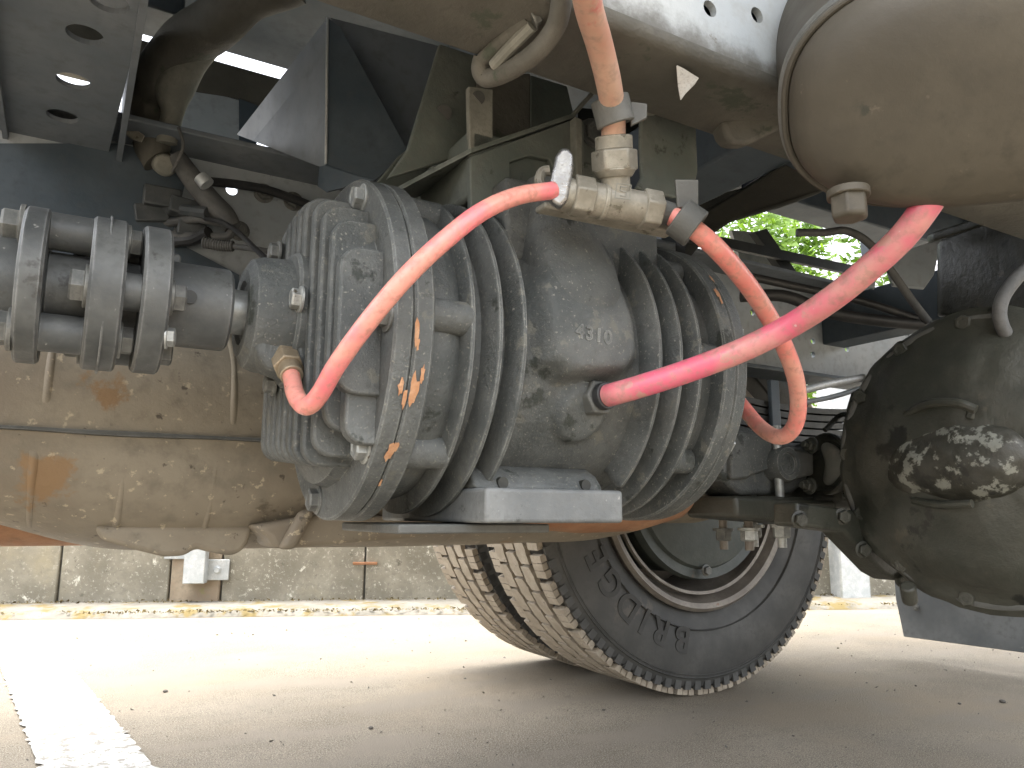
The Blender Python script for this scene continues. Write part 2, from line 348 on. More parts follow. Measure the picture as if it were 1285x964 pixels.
# low concrete wall of slabs
WH = .335
wall = thing('concrete_wall', 'low stained concrete slab wall beyond the parking space', 'wall')
joints = []
def s_at(px, py):
    p = PZ(px, py, 0)-W0; return p.dot(WU)
sj = [s_at(79, 764), s_at(213, 764), s_at(276, 764), s_at(456, 763)]
pitch = sj[3]-sj[2]
edges = [sj[0]-4*1.05, sj[0]-3*1.05, sj[0]-2*1.05, sj[0]-1.05] + sj + [sj[3]+1.05*k for k in range(1, 6)]
for i, (s0, s1) in enumerate(zip(edges, edges[1:])):
    brown = abs(s0-sj[1]) < 1e-6
    bm = wbox(nb(), s0+.004, s1-.004, (.006 if brown else 0)+random.uniform(-.003, .003), -.12, .0, WH+random.uniform(-.004, .004))
    o = obj('slab', bm, 'concbrown' if brown else 'concrete', wall, bevel=.006)
    if brown: o['label'] = 'brown stained slab behind the steel post'
bm = wbox(nb(), edges[0], edges[-1], -.02, -.11, 0, WH-.01); obj('joint_filler', bm, 'castdark', wall)
# rusty tie across a joint
bm = wbox(nb(), sj[3]-.055, sj[3]+.055, .014, .002, .19, .202); obj('tie_bar', bm, 'rust', wall, bevel=.002)
# steel post clamped to the wall, carrying the guard rail
def guard_post(s, label, ztop=.95, zb=.115):
    t = thing('guard_post', label, 'post', 'guard rail posts on the wall')
    obj('post', wbox(nb(), s-.045, s+.045, .012, .075, zb, ztop), 'galv', t, bevel=.004)
    for ds, z in ((-.095, .262), (.085, .17)):
        obj('mounting_plate', wbox(nb(), s+ds-.05, s+ds+.05, .008, .018, z-.045, z+.045), 'galv', t, bevel=.003)
        bolt(t, wp(s+ds+(.0), .018, z), WN, .014, 'galv')
    return t
sp = s_at(247, 764)
guard_post(sp, 'short galvanised post bolted to the brown stained slab')
guard_post(sp-2.1, 'galvanised post at the left end of the guard rail')
gr = thing('guard_rail', 'pale galvanised guard rail beam running above the concrete wall', 'guard rail')
bm = nb(); prof = [(.0, .365), (.022, .375), (.022, .40), (.002, .43), (.022, .46), (.022, .485), (.0, .50)]
A = [bm.verts.new(wp(-6, .08+d_, z_)) for d_, z_ in prof]; B = [bm.verts.new(wp(6.5, .08+d_, z_)) for d_, z_ in prof]
for k in range(len(prof)-1): bm.faces.new((A[k], B[k], B[k+1], A[k+1]))
o = obj('beam', bm, 'galv', gr); so = o.modifiers.new('solid', 'SOLIDIFY'); so.thickness = .006; so.offset = 0
obj('lower_strip', wbox(nb(), -6, 6.5, .03, .05, .337, .352), 'galv', gr, bevel=.002)
# pale post and bent pipe standing right of the wheel
pp = PZ(1067, 757, 0)
t = thing('concrete_post', 'pale square post standing against the wall right of the wheel', 'post')
obj('post', box(nb(), (pp.x, pp.y, .55), (.155, .12, 1.1), Matrix.Rotation(WANG, 3, 'Z')), 'galv', t, bevel=.008)
obj('cap', box(nb(), (pp.x, pp.y, 1.105), (.175, .14, .03), Matrix.Rotation(WANG, 3, 'Z')), 'galv', t, bevel=.006)
bm = nb(); q = PZ(1034, 752, 0)
tube(bm, spline([q+V(0, 0, .0), q+V(.02, 0, .12), q+V(.03, .01, .3), q+V(.09, .02, .36), q+V(.14, .03, .5), q+V(.14, .03, 1.0)], 8), .018, 12)
tag(obj('drain_pipe', bm, 'galv'), 'thin bent grey pipe beside the pale post', 'pipe')
# grit on the ground
bm = nb()
def chip(bm, c, r):
    vs = [bm.verts.new(c+Vector((random.uniform(-1, 1)*r, random.uniform(-1, 1)*r, z*r))) for z in (0, 0, 0, .7, .6)]
    for f in ((0, 1, 3), (1, 2, 3), (2, 0, 4), (0, 3, 4), (3, 2, 4)):
        try: bm.faces.new([vs[i] for i in f])
        except ValueError: pass
for i in range(420):
    x = random.uniform(-.5, 3.2); y = random.uniform(.9, 3.1); chip(bm, V(x, y, .001), random.choice((.002, .003, .003, .005)))
tag(obj('grit', bm, 'spec', smooth=False), 'scattered dark grit on the asphalt', 'grit', kind='stuff')
def pebble(px, py, r, label, m='spec'):
    bm = nb(); bmesh.ops.create_icosphere(bm, subdivisions=2, radius=r)
    c = PZ(px, py, 0)
    for v in bm.verts:
        v.co *= 1+.3*noise.noise(v.co*90); v.co.z *= .6; v.co += c+V(0, 0, r*.45)
    return tag(obj('pebble', bm, m), label, 'pebble', 'loose stones on the ground')
pebble(207, 869, .006, 'small dark pebble on the asphalt right of the white line')
pebble(51, 770, .014, 'round pale stone lying in the gutter', 'galv')
pebble(465, 915, .005, 'tiny dark pebble on the asphalt in front of the wheel')
pebble(1258, 882, .007, 'flat black scrap on the asphalt at the far right')
pebble(1204, 884, .004, 'tiny black scrap left of the bigger black scrap')
# ------------------------------------------------------------------ trees and a house beyond the wall
def tree(x, y, h, cr, label, seed):
    rnd = random.Random(seed)
    t = thing('broadleaf_tree', label, 'tree', 'trees beyond the wall'); bm = nb()
    base = V(x, y, 0); topz = h*.45
    tube(bm, spline([base, base+V(.1, .05, topz*.5), base+V(-.05, .1, topz), base+V(.1, 0, h*.8)], 6), lambda u: .16*(1-u*.8), 10)
    for k in range(9):
        a_ = rnd.uniform(0, 6.28); z0 = h*rnd.uniform(.3, .6); e = base+V(math.cos(a_)*cr*.8, math.sin(a_)*cr*.8, z0+h*rnd.uniform(.1, .3))
        tube(bm, spline([base+V(0, 0, z0), (base+V(0, 0, z0))*.5+e*.5+V(0, 0, .2), e], 5), lambda u: .06*(1-u*.8), 7)
    obj('trunk', bm, 'bark', t)
    cl = [(base+V(rnd.gauss(0, cr*.45), rnd.gauss(0, cr*.45), h*.62+rnd.gauss(0, h*.17)), rnd.uniform(.25, .5)*cr) for _ in range(26)]
    verts, faces = [], []
    for i in range(11000):
        c, r = cl[rnd.randrange(len(cl))]
        d_ = Vector((rnd.gauss(0, 1), rnd.gauss(0, 1), rnd.gauss(0, .8))).normalized()*r*rnd.uniform(.55, 1.0)
        p = c+d_; u = Vector((rnd.uniform(-1, 1), rnd.uniform(-1, 1), rnd.uniform(-.6, .6))).normalized(); w = u.orthogonal().normalized()
        s = rnd.uniform(.06, .12); k = len(verts)
        verts += [p-u*s, p+w*s*.5, p+u*s, p-w*s*.5]; faces.append((k, k+1, k+2, k+3))
    me = bpy.data.meshes.new('crown'); me.from_pydata([tuple(v) for v in verts], [], faces); me.materials.append(M['leaf'])
    o = bpy.data.objects.new('crown', me); COL.objects.link(o); o.parent = t
tree(9.5, 8.4, 6.2, 2.3, 'bright green tree beyond the wall seen through the chassis gap', 3)
tree(7.6, 10.2, 6.8, 2.5, 'green tree standing left of the pale house', 5)
hs = thing('pale_house', 'pale rendered house behind the trees with a grey roof', 'house')
rotm = Matrix.Rotation(R(-24), 3, 'Z'); hc_ = V(16, 11.5, 0)
obj('wall', box(nb(), hc_+V(0, 0, 2.4), (8, 5, 4.8), rotm), 'housewall', hs)
bm = nb(); gp = [hc_+rotm@V(-4.3, -2.8, 4.8), hc_+rotm@V(-4.3, 2.8, 4.8), hc_+rotm@V(-4.3, 0, 6.6)]; prism(bm, gp, rotm@V(8.6, 0, 0)); obj('roof', bm, 'rooft', hs)
for i in range(3):
    for z in (1.4, 3.6):
        wn = obj('window', box(nb(), hc_+rotm@V(-2.6+2.6*i, -2.52, z), (1.2, .08, 1.2), rotm), 'galv', hs)
        obj('pane', box(nb(), hc_+rotm@V(-2.6+2.6*i, -2.56, z), (1.04, .04, 1.04), rotm), 'glass', wn)
# ================================================================== the compressor under the frame
CY0, CZ0 = .818, .600; CO = V(0, CY0, CZ0); AXX = V(1, 0, 0)
def cp(x, th, r):            # point on the compressor: th = angle in degrees from the side facing us, upwards
    t = R(th); return V(x, CY0-r*math.cos(t), CZ0+r*math.sin(t))
def cylhit(px, py, r):       # where a line of sight meets the casing of radius r
    d = ray(px, py); oy, oz = -CY0, HC-CZ0
    a = d.y**2+d.z**2; b = 2*(oy*d.y+oz*d.z); c = oy*oy+oz*oz-r*r; D = b*b-4*a*c
    t = (-b-math.sqrt(max(D, 0)))/(2*a); P = CAM+d*t
    return P.x, math.degrees(math.atan2(P.z-CZ0, -(P.y-CY0)))
comp = thing('air_compressor', 'big grey finned cast compressor slung under the truck frame', 'compressor')
RF = .1865
# casing: barrel with a swollen cast boss on the side facing us
boss_c = [(680, 262), (672, 300), (672, 350), (682, 400), (688, 455), (712, 478), (788, 474), (806, 450), (802, 405), (785, 360), (770, 315), (755, 280), (745, 262)]
bp_ = []
for q in boss_c:
    x_, t_ = cylhit(q[0], q[1], .178); bp_.append((x_, t_*R(1)*.178))
for k_, th_ in ((0, 86), (-1, 86)): bp_[k_] = (bp_[k_][0]+(.012 if k_ == 0 else -.004), R(th_)*.178)
def sd_poly(x, y, poly):
    d = 1e9; s = 1.0; n = len(poly); j = n-1
    for i in range(n):
        ax, ay = poly[i]; bx, by = poly[j]; ex, ey = bx-ax, by-ay; wx, wy = x-ax, y-ay
        t = max(0, min(1, (wx*ex+wy*ey)/(ex*ex+ey*ey))); dx, dy = wx-ex*t, wy-ey*t; d = min(d, dx*dx+dy*dy)
        c1, c2, c3 = y >= ay, y < by, ex*wy > ey*wx
        if (c1 and c2 and c3) or (not c1 and not c2 and not c3): s = -s
        j = i
    return s*math.sqrt(d)
def sstep(a, b, x): t = max(0, min(1, (x-a)/(b-a))); return t*t*(3-2*t)
bm = nb(); NX, NT = 96, 260; rows = []
X0b, X1b = .2825, .651
padx, padt = cylhit(735, 520, .165)
for i in range(NX+1):
    x = X0b+(X1b-X0b)*i/NX; row = []
    for k in range(NT):
        th = -180+360*k/NT
        r = .153
        if -75 < th < 150:
            sd = sd_poly(x, R(th)*.178, bp_); r += .029*sstep(.010, -.016, sd)
        # oil port pad below the boss
        e = math.hypot(x-padx, (R(th)-R(padt))*.16*(.8 if th < padt else 1)); r += .009*sstep(.036, .026, e)
        # casing swells into both flanges
        r += .014*sstep(.345, .300, x)*1.0 + .010*sstep(.615, .640, x)
        r += .0006*noise.noise(Vector((x*60, th*.2, 0)))
        row.append(bm.verts.new(cp(x, th, r)))
    rows.append(row)
for A, B in zip(rows, rows[1:]):
    for k in range(NT): bm.faces.new((A[k], A[(k+1) % NT], B[(k+1) % NT], B[k]))
casing = obj('casing', bm, 'cast', comp, angle=60)
# cooling ribs cast round the barrel
def fin(x, r, w=.0085, t0=-128, t1=128, name='cooling_fin'):
    bm = nb(); n = 90; rings = []
    for k in range(n+1):
        th = t0+(t1-t0)*k/n
        e = min(1, (k/n)/.03, (1-k/n)/.03)
        rr = .150+(r-.150)*math.sqrt(max(.0, e))
        rings.append([bm.verts.new(cp(x+dx, th, q)) for dx, q in ((-w*.9, .148), (-w*.42, rr-.003), (-w*.2, rr-.0006), (w*.2, rr-.0006), (w*.42, rr-.003), (w*.9, .148))])
    for A, B in zip(rings, rings[1:]):
        for j in range(5): bm.faces.new((A[j], A[j+1], B[j+1], B[j]))
    bm.faces.new(rings[0]); bm.faces.new(rings[-1])
    return obj(name, bm, 'cast', comp, angle=50)
for x, r, a, b in ((.326, .180, -115, 118), (.355, .183, -110, 112), (.382, .1835, -62, 72), (.557, .1835, -58, 62), (.587, .184, -100, 112), (.616, .184, -110, 118)):
    fin(x, r, t0=a, t1=b)
# the two bolted flanges in front, one at the rear (two halves each with a seam)
def flange(name, x0, x1, r, ch=.0022):
    def wav(t): return 1+.0022*math.sin(t*3+1)
    return obj(name, lathe(nb(), (x0, CY0, CZ0), AXX, [(0, .10), (0, r-ch), (ch, r), (x1-x0-ch, r), (x1-x0, r-ch), (x1-x0, .10), (0, .10)], 120, rfun=wav), 'cast', comp, angle=25)
flange('front_cover_flange', .243, .2618, RF); flange('casing_flange', .2624, .2825, RF+.0006)
flange('casing_flange', .651, .6695, RF); flange('rear_cover_flange', .670, .689, RF-.0004)
obj('rear_cover', lathe(nb(), (.689, CY0, CZ0), AXX, [(0, .16), (.012, .155), (.03, .12), (.05, .06), (.05, 0)], 64), 'cast', comp, angle=30)
# bolt bosses behind the flanges
def bossbar(x0, x1, th, rb=.017, rad=.164):
    bm = nb(); lathe(bm, cp(x0, th, rad), AXX, [(0, 0), (0, rb), (x1-x0-.004, rb), (x1-x0, rb*.75), (x1-x0, 0)], 22); obj('bolt_boss', bm, 'cast', comp, angle=40)
for th in (58, 3, -46, 112): bossbar(.282, .330, th)
for th in (2, -44, 48, 100): bossbar(.614, .652, th, .016)
for th in (60.9, .5, -44.5, -100.7, 112, 158, -150): bolt(comp, cp(.2435, th, .1675), (-1, 0, 0), .0125, 'steel' if th in (60.9, -44.5) else 'dark', h=1.05)
for th in (60, 14, -33, -80, 105, 150): bolt(comp, cp(.6885, th, .168), (1, 0, 0), .0115, 'steel')
# front cover with its upright cooling fins
obj('front_cover', lathe(nb(), (.20, CY0, CZ0), AXX, [(.012, 0), (.012, .118), (.03, .148), (.0435, .152), (.0435, 0)], 80), 'cast', comp, angle=30)
def upfin(dy, xp, r=.168, w=.010, z0=None, z1=None):
    h = math.sqrt(max(.0004, r*r-dy*dy)); za = CZ0-h if z0 is None else z0; zb = CZ0+h if z1 is None else z1
    rr = min(.020, (zb-za)*.3); pts = []
    for cz, sgn in ((za+rr, -1), (zb-rr, 1)):
        for k in range(6):
            a = k/5*math.pi/2; a = a if sgn > 0 else math.pi/2-a
            pts.append((xp+rr*.8*(1-math.cos(math.pi/2-a) if 0 else 1-math.cos(a)*1), cz+sgn*rr*math.sin(a)))
    # profile in the XZ plane, closed at the cover
    lowc = [(xp+rr*(1-math.cos(a)), za+rr*(1-math.sin(a))) for a in [math.pi/2*(1-k/5) for k in range(6)]]
    upc = [(xp+rr*(1-math.cos(a)), zb-rr*(1-math.sin(a))) for a in [math.pi/2*k/5 for k in range(6)]]
    prof = [(.2445, za)]+lowc+upc+[(.2445, zb)]
    bm = nb(); prism(bm, [V(x, CY0+dy-w/2, z) for x, z in prof], (0, w, 0)); return obj('cover_fin', bm, 'cast', comp, bevel=.0022)
upfin(-.144, .2015, r=.170, w=.016, z0=.528, z1=.668)
upfin(-.136, .214, r=.19, w=.018, z0=.483, z1=.60)
for i in range(10):
    dy = -.119+.0235*i; h_ = math.sqrt(.158**2-dy*dy)
    upfin(dy, .2005-.003*min(i, 3), w=.0135, z0=max(CZ0-h_, .462+.002*i), z1=CZ0+h_)
# bearing housing round the shaft
SZ = .628; SO = V(0, CY0, SZ)
bh = obj('bearing_housing', lathe(nb(), (.143, CY0, SZ), AXX, [(.004, 0), (.004, .030), (.0, .034), (.0, .046), (.006, .057), (.016, .061), (.057, .064), (.057, 0)], 56), 'cast', comp, angle=28)
def tri(t): return 1+.12*max(0, math.cos(3*(t-.35)))
obj('bearing_flange', lathe(nb(), (.186, CY0, SZ), AXX, [(0, 0), (0, .066), (.003, .069), (.014, .070), (.014, 0)], 72, rfun=tri), 'cast', bh, angle=28)
# oil drain lug under the housing, towards us
lug = nb(); prism(lug, [PY(322, 446, .772), PY(322, 426, .772), PY(342, 412, .772), PY(388, 410, .772), PY(396, 438, .772), PY(390, 462, .772), PY(366, 474, .772), PY(336, 462, .772)], (0, .045, 0))
obj('drain_lug', lug, 'cast', bh, bevel=.008, seg=3)
for q, r in (((378, 376), .0105), ((350, 318), .011), ((344, 482), .0105)): bolt(comp, PX(q[0], q[1], .188), (-1, 0, 0), r, 'steel' if q[1] == 376 else 'dark', h=1.1)
obj('shaft', cyl(nb(), (.118, CY0, SZ), (.156, CY0, SZ), .0235, seg=36), 'steel', comp, bevel=.002)
# mounting foot, saddle neck and base rail
fa, fb = PY(610, 612, .672), PY(783, 657, .672)
foot = obj('mounting_foot', box2(nb(), (fa.x, .672, .412), (fb.x, .96, .447)), 'footgrey', comp, bevel=.004, seg=3)
bm = nb()    # web from the casing down to the foot
zs = [(.702, .4465), (.705, .453), (.715, .464), (.74, .476), (.80, .48), (.80, .4465)]
prism(bm, [V(fa.x+.004, y, z) for y, z in zs], (fb.x-fa.x-.008, 0, 0)); obj('foot_web', bm, 'cast', foot, bevel=.005, seg=3)
for q in ((632, 606), (736, 609)):
    p = PY(q[0], q[1], .701); obj('slot', cyl(nb(), p+V(0, .0005, 0), p+V(0, .012, 0), .0062, seg=16), 'black', foot)
obj('base_rail', box2(nb(), (PY(500, 660, .72).x, .72, .401), (PY(690, 660, .72).x, .90, .4105)), 'castdark', comp, bevel=.002)
xa, xb = PY(684, 300, .672).x, PY(752, 300, .672).x
bm = nb(); prev = None      # the boss narrows into a neck that runs up to the inlet
for i in range(15):
    u_ = i/14; z_ = .600+.20*u_; k_ = sstep(.25, 1, u_)
    yf = .650-.012*math.sin(math.pi*min(1, u_*1.5))*1.0+.026*k_; xc = .470-.006*k_; hw_ = .058-.022*k_; yb = .76
    ring = []
    for j in range(40):
        t = 2*math.pi*j/40; c, s = math.cos(t), math.sin(t); e = 2/3.0
        ring.append(bm.verts.new((xc+math.copysign(abs(c)**e, c)*hw_, (yf+yb)/2+math.copysign(abs(s)**e, s)*(yb-yf)/2, z_)))
    if prev:
        for j in range(40): bm.faces.new((prev[j], prev[(j+1) % 40], ring[(j+1) % 40], ring[j]))
    prev = ring
obj('neck_boss', bm, 'cast', comp, angle=70)
na, nc = PY(592, 196, .735), PY(831, 318, .70)
bm = nb(); prism(bm, [V(.395, .70, .70), V(.615, .70, .70), V(.615, .70, .795), V(.395, .70, .795)], (0, .2, 0)); obj('neck', bm, 'cast', comp, bevel=.006, seg=3)
# paint chips along the front seam and rear flange
def paintchip(x, th, r, l, w, seed):
    bm = nb(); rnd = random.Random(seed); n = 14; c = bm.verts.new(cp(x, th, r+.0009)); ring = []
    for k in range(n):
        a = 2*math.pi*k/n; q = 1+rnd.uniform(-.4, .25)
        ring.append(bm.verts.new(cp(x+math.cos(a)*w*q, th+math.degrees(math.sin(a)*l*q/r), r+.0004)))
    for k in range(n): bm.faces.new((c, ring[k], ring[(k+1) % n]))
    obj('paint_chip', bm, 'primer', comp, recalc=False)
for i, (px, py, l, w) in enumerate(((523, 415, .014, .0022), (524, 432, .006, .002), (519, 490, .017, .0042), (503, 484, .008, .003), (508, 500, .012, .0022), (489, 568, .010, .004), (497, 560, .006, .0025), (477, 606, .007, .0016), (530, 470, .01, .002), (900, 368, .009, .004), (893, 350, .006, .002), (905, 378, .006, .002))):
    x_, t_ = cylhit(px, py, RF+.001); paintchip(x_, t_, RF+.001, l, w, i)
# cast figures on the boss
cu = bpy.data.curves.new('figures', 'FONT'); cu.body = '4310'; cu.size = .021; cu.extrude = .0006; cu.offset = .0006; cu.align_x = 'CENTER'; cu.space_character = 1.15
tmp = bpy.data.objects.new('tmp', cu); COL.objects.link(tmp); bpy.context.view_layer.update()
me = bpy.data.meshes.new_from_object(tmp.evaluated_get(bpy.context.evaluated_depsgraph_get())); bpy.data.objects.remove(tmp)
x_, t_ = cylhit(745, 424, .182)
o = bpy.data.objects.new('cast_figures', me); COL.objects.link(o); me.materials.clear(); me.materials.append(M['cast'])
o.matrix_world = Matrix.Translation(cp(x_, t_-1, .1822)) @ Matrix.Rotation(R(90), 4, 'X') @ Matrix.Rotation(R(-4), 4, 'Z'); o.parent = comp
# ================================================================== drive coupling
cpl = thing('shaft_coupling', 'grey flexible drive coupling with bolted discs left of the compressor', 'coupling')
def cx_(s0, s1, prof=None, r=.07, m='coupling', name='disc', rf=None, bev=.0025):
    return obj(name, lathe(nb(), (s0, CY0, SZ), AXX, [(0, 0), (0, r-bev), (bev, r), (s1-s0-bev, r), (s1-s0, r-bev), (s1-s0, 0)], 64, rfun=rf), m, cpl, angle=25)
def lob(t): return 1+.03*math.cos(2*t)
cx_(.0675, .1295, r=.0425, name='hub', bev=.003)
h = PY(238, 373, CY0-.0425); obj('set_screw_hole', cyl(nb(), V(h.x, CY0-.044, h.z), V(h.x, CY0-.035, h.z), .0068, seg=18), 'black', cpl)
cx_(.044, .0685, r=.0745, name='flange', rf=lob)
cx_(.001, .030, r=.0755, name='centre_disc', rf=lob); cx_(.0145, .0165, r=.0765, name='weld_seam', bev=.0005)
cx_(-.053, -.033, r=.0745, name='flange', rf=lob)
cx_(-.034, .046, r=.034, name='spacer_tube')
cx_(-.40, -.052, r=.030, name='shaft')
cx_(-.075, -.052, r=.045, name='hub')
for ang, s0, s1 in ((62, -.034, .002), (-62, -.034, .002), (180, -.034, .002), (-8, .029, .045), (118, .029, .045), (-125, .029, .045)):
    d_ = V(0, -math.cos(R(ang)), math.sin(R(ang)))*.054
    p = V(0, CY0, SZ)+d_
    obj('spacer', cyl(nb(), p+V(s0, 0, 0), p+V(s1, 0, 0), .0175, seg=28), 'coupling', cpl, bevel=.0015)
    if s0 < 0: bolt(cpl, p+V(-.0535, 0, 0), (-1, 0, 0), .0155, 'dark', h=1.2); bolt(cpl, p+V(.0305, 0, 0), (1, 0, 0), .0135, 'dark', h=1.0)
    else: bolt(cpl, p+V(.069, 0, 0), (1, 0, 0), .0135, 'dark', h=1.1); bolt(cpl, p+V(.001, 0, 0), (-1, 0, 0), .0155, 'dark', h=1.0)
p = V(.0685, CY0-.05, SZ-.045); bolt(cpl, p, (1, -.2, 0), .009, 'steel')
# ================================================================== truck frame
fr = thing('chassis', 'long steel chassis rails and crossmembers of the truck overhead', 'frame')
# near rail: deep channel, pale outer web towards us, muddy underside
def web_with_holes(name, x0, x1, y, z0, z1, holes, m, parent, t=.008):
    # a plate in the XZ plane at y with round holes: hexagon rings round each hole, the rest filled by a grid
    bm = nb(); step = .06; cells = {}
    nx = max(1, round((x1-x0)/step)); nz_ = max(1, round((z1-z0)/step))
    xs = sorted(set([x0+(x1-x0)*i/nx for i in range(nx+1)])); 
    outer = [bm.verts.new((x0, y, z0)), bm.verts.new((x1, y, z0)), bm.verts.new((x1, y, z1)), bm.verts.new((x0, y, z1))]
    ed = [bm.edges.new((outer[i], outer[(i+1) % 4])) for i in range(4)]
    for hx, hz, hr in holes:
        vs = [bm.verts.new((hx+hr*math.cos(2*math.pi*k/18), y, hz+hr*math.sin(2*math.pi*k/18))) for k in range(18)]
        ed += [bm.edges.new((vs[k], vs[(k+1) % 18])) for k in range(18)]
    bmesh.ops.triangle_fill(bm, use_beauty=True, use_dissolve=False, edges=ed)
    o = obj(name, bm, m, parent, smooth=False); s = o.modifiers.new('solid', 'SOLIDIFY'); s.thickness = t; s.offset = 0; return o
nh = [PY(891, 11, .5), PY(950, 19, .5)]
nw = web_with_holes('near_rail_web', -6.0, 2.55, .504, .866, 1.12, [(h.x, h.z, .0088) for h in nh] + [(h.x+.35, h.z, .0088) for h in nh] + [(-.2, 1.0, .012), (-.6, 1.0, .012)], 'rail', fr)
obj('near_rail_inside', box2(nb(), (-6, .585, .90), (2.55, .597, 1.12)), 'frame', fr)
bm = nb()   # bottom flange, folded with a soft corner
prof = [(.4975, .872), (.4975, .868), (.501, .861), (.507, .8585), (.600, .8585), (.606, .861), (.607, .868), (.600, .870), (.512, .870), (.512, .872)]
prism(bm, [V(-6, y, z) for y, z in prof], (8.55, 0, 0)); obj('near_rail_flange', bm, 'raildirt', fr, angle=50)
obj('near_rail_top', box2(nb(), (-6, .50, 1.12), (2.55, .607, 1.13)), 'frame', fr)
# far rail: channel open towards us
fh = [PY(x, y, 1.34) for x, y in ((291, 238), (1062, 413), (1063, 438), (1090, 420), (1058, 394), (938, 368), (944, 392), (1020, 428), (1020, 445))]
fw_ = web_with_holes('far_rail_web', -6, 2.55, 1.344, .775, 1.02, [(h.x, h.z, .0085 if i != 0 else .010) for i, h in enumerate(fh)], 'railfar', fr)
obj('far_rail_flange', box2(nb(), (-6, 1.25, 1.02), (2.55, 1.348, 1.03)), 'framemid', fr, bevel=.002)
obj('far_rail_flange', box2(nb(), (-6, 1.25, .765), (2.55, 1.348, .775)), 'frame', fr, bevel=.002)
for px, py in ((331, 243), (368, 253), (253, 262), (300, 290)):
    p = PY(px, py, 1.34); bolt(fr, p, (0, -1, 0), .014, 'dark')
obj('gusset', prism(nb(), [PY(-40, 180, 1.335), PY(150, 180, 1.335), PY(216, 196, 1.335), PY(232, 232, 1.335), PY(215, 300, 1.335), PY(300, 345, 1.335), PY(300, 420, 1.335), PY(-40, 420, 1.335)], (0, .005, 0)), 'frame', fr)
# slotted light panel, rails and brackets standing above the far rail
obj('side_panel', plate_px([(222, 112), (300, 124), (300, 214), (222, 196)], Y=1.60, vec=(0, .01, 0)), 'railfar', fr)
za = PY(300, 122, 1.60).z
obj('side_beam', box2(nb(), (-.42, 1.60, 1.285), (1.0, 1.68, 1.366)), 'raildirt', fr, bevel=.004)
obj('side_beam', plate_px([(300, 124), (330, 135), (318, 205), (300, 200)], Y=1.598, vec=(0, .03, 0)), 'frame', fr)
# crossmember with round lightening holes (seen from below)
bm = nb(); y0, y1, x0, x1, zc = .61, 1.34, -.125, .012, .998
outer = [bm.verts.new(v) for v in ((x0, y0, zc), (x1+.03, y0, zc), (x1, y1, zc), (x0-.02, y1, zc))]
ed = [bm.edges.new((outer[i], outer[(i+1) % 4])) for i in range(4)]
for hx, hy in ((.004, .919), (-.019, 1.003), (-.030, 1.128), (-.043, 1.244), (.02, .82), (.03, .72)):
    vs = [bm.verts.new((hx-.01+.021*math.cos(2*math.pi*k/24), hy+.021*math.sin(2*math.pi*k/24), zc)) for k in range(24)]
    ed += [bm.edges.new((vs[k], vs[(k+1) % 24])) for k in range(24)]
bmesh.ops.triangle_fill(bm, use_beauty=True, edges=ed)
o = obj('crossmember', bm, 'framemid', fr, smooth=False); s = o.modifiers.new('solid', 'SOLIDIFY'); s.thickness = .007; s.offset = 1
for xa, xb in ((x0-.006, x0+.001), (x1+.012, x1+.02)): obj('crossmember_side', box2(nb(), (xa, y0, .985), (xb, y1, 1.16)), 'framemid', fr)
for x in (.70, 1.75, 2.44): # plain crossmembers towards the rear
    obj('crossmember', box2(nb(), (x, .61, .88), (x+.09, 1.34, 1.0)), 'frame', fr, bevel=.004)
obj('gap_shade_plate', plate_px([(725, 135), (885, 150), (885, 262), (800, 275), (725, 255)], Y=.96, vec=(0, .01, 0)), 'black', fr)  # added black sheet paints the shaded gap and stops sky showing through
# body floor, sills and outriggers
obj('body_floor', box2(nb(), (-.42, .15, 1.404), (2.6, 1.62, 1.42)), 'frame', fr)
for x0, x1 in ((-.42, .1), (1.1, 2.6)): obj('subframe_rail', box2(nb(), (x0, 1.25, 1.22), (x1, 1.34, 1.40)), 'frame', fr, bevel=.004)
obj('subframe_rail', box2(nb(), (-.42, .5, 1.14), (2.6, .6, 1.40)), 'frame', fr, bevel=.004)
for x in (-.42, .62, 1.12, 2.35):
    obj('floor_bearer', box2(nb(), (x, .15, 1.30), (x+.07, 1.62, 1.40)), 'frame', fr, bevel=.004)
    obj('upright', box2(nb(), (x, 1.262, 1.03), (x+.07, 1.336, 1.30)), 'frame', fr, bevel=.004)
# diagonal stay and bars across the daylight gap at the right
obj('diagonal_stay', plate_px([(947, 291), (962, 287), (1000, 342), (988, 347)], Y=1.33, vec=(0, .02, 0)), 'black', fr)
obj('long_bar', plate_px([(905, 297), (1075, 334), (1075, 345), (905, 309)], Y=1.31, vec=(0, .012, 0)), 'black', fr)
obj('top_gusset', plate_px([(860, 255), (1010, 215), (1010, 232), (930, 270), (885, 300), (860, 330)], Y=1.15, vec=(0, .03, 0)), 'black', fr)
obj('grey_gusset', plate_px([(918, 289), (955, 292), (975, 340), (930, 330)], Y=1.52, vec=(0, .012, 0)), 'strap', fr)
# ------------------------------------------------------------------ folded sheet-metal shroud hanging from the frame
sh = thing('sheet_metal_shroud', 'dark blue folded sheet metal wedge with a bright vertical edge', 'shroud')
E0, E1 = PD(411, 22, 1.12), PD(409, 206, 1.12)
obj('left_face', prism(nb(), [E0, PD(298, 168, 1.36), PD(402, 208, 1.14), E1], (0, .004, 0)), 'framemid', sh)  # paler blue than the right face, light on this side painted in
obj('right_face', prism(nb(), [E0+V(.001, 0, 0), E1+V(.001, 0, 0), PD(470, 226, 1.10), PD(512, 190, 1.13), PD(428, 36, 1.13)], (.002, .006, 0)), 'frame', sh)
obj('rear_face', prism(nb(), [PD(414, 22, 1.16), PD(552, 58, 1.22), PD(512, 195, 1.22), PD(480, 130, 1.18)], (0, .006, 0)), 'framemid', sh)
bm = nb(); tube(bm, [E0, E1], .0022, 8); obj('lit_fold_edge', bm, 'galv', sh)  # pale rod paints the light caught along the fold
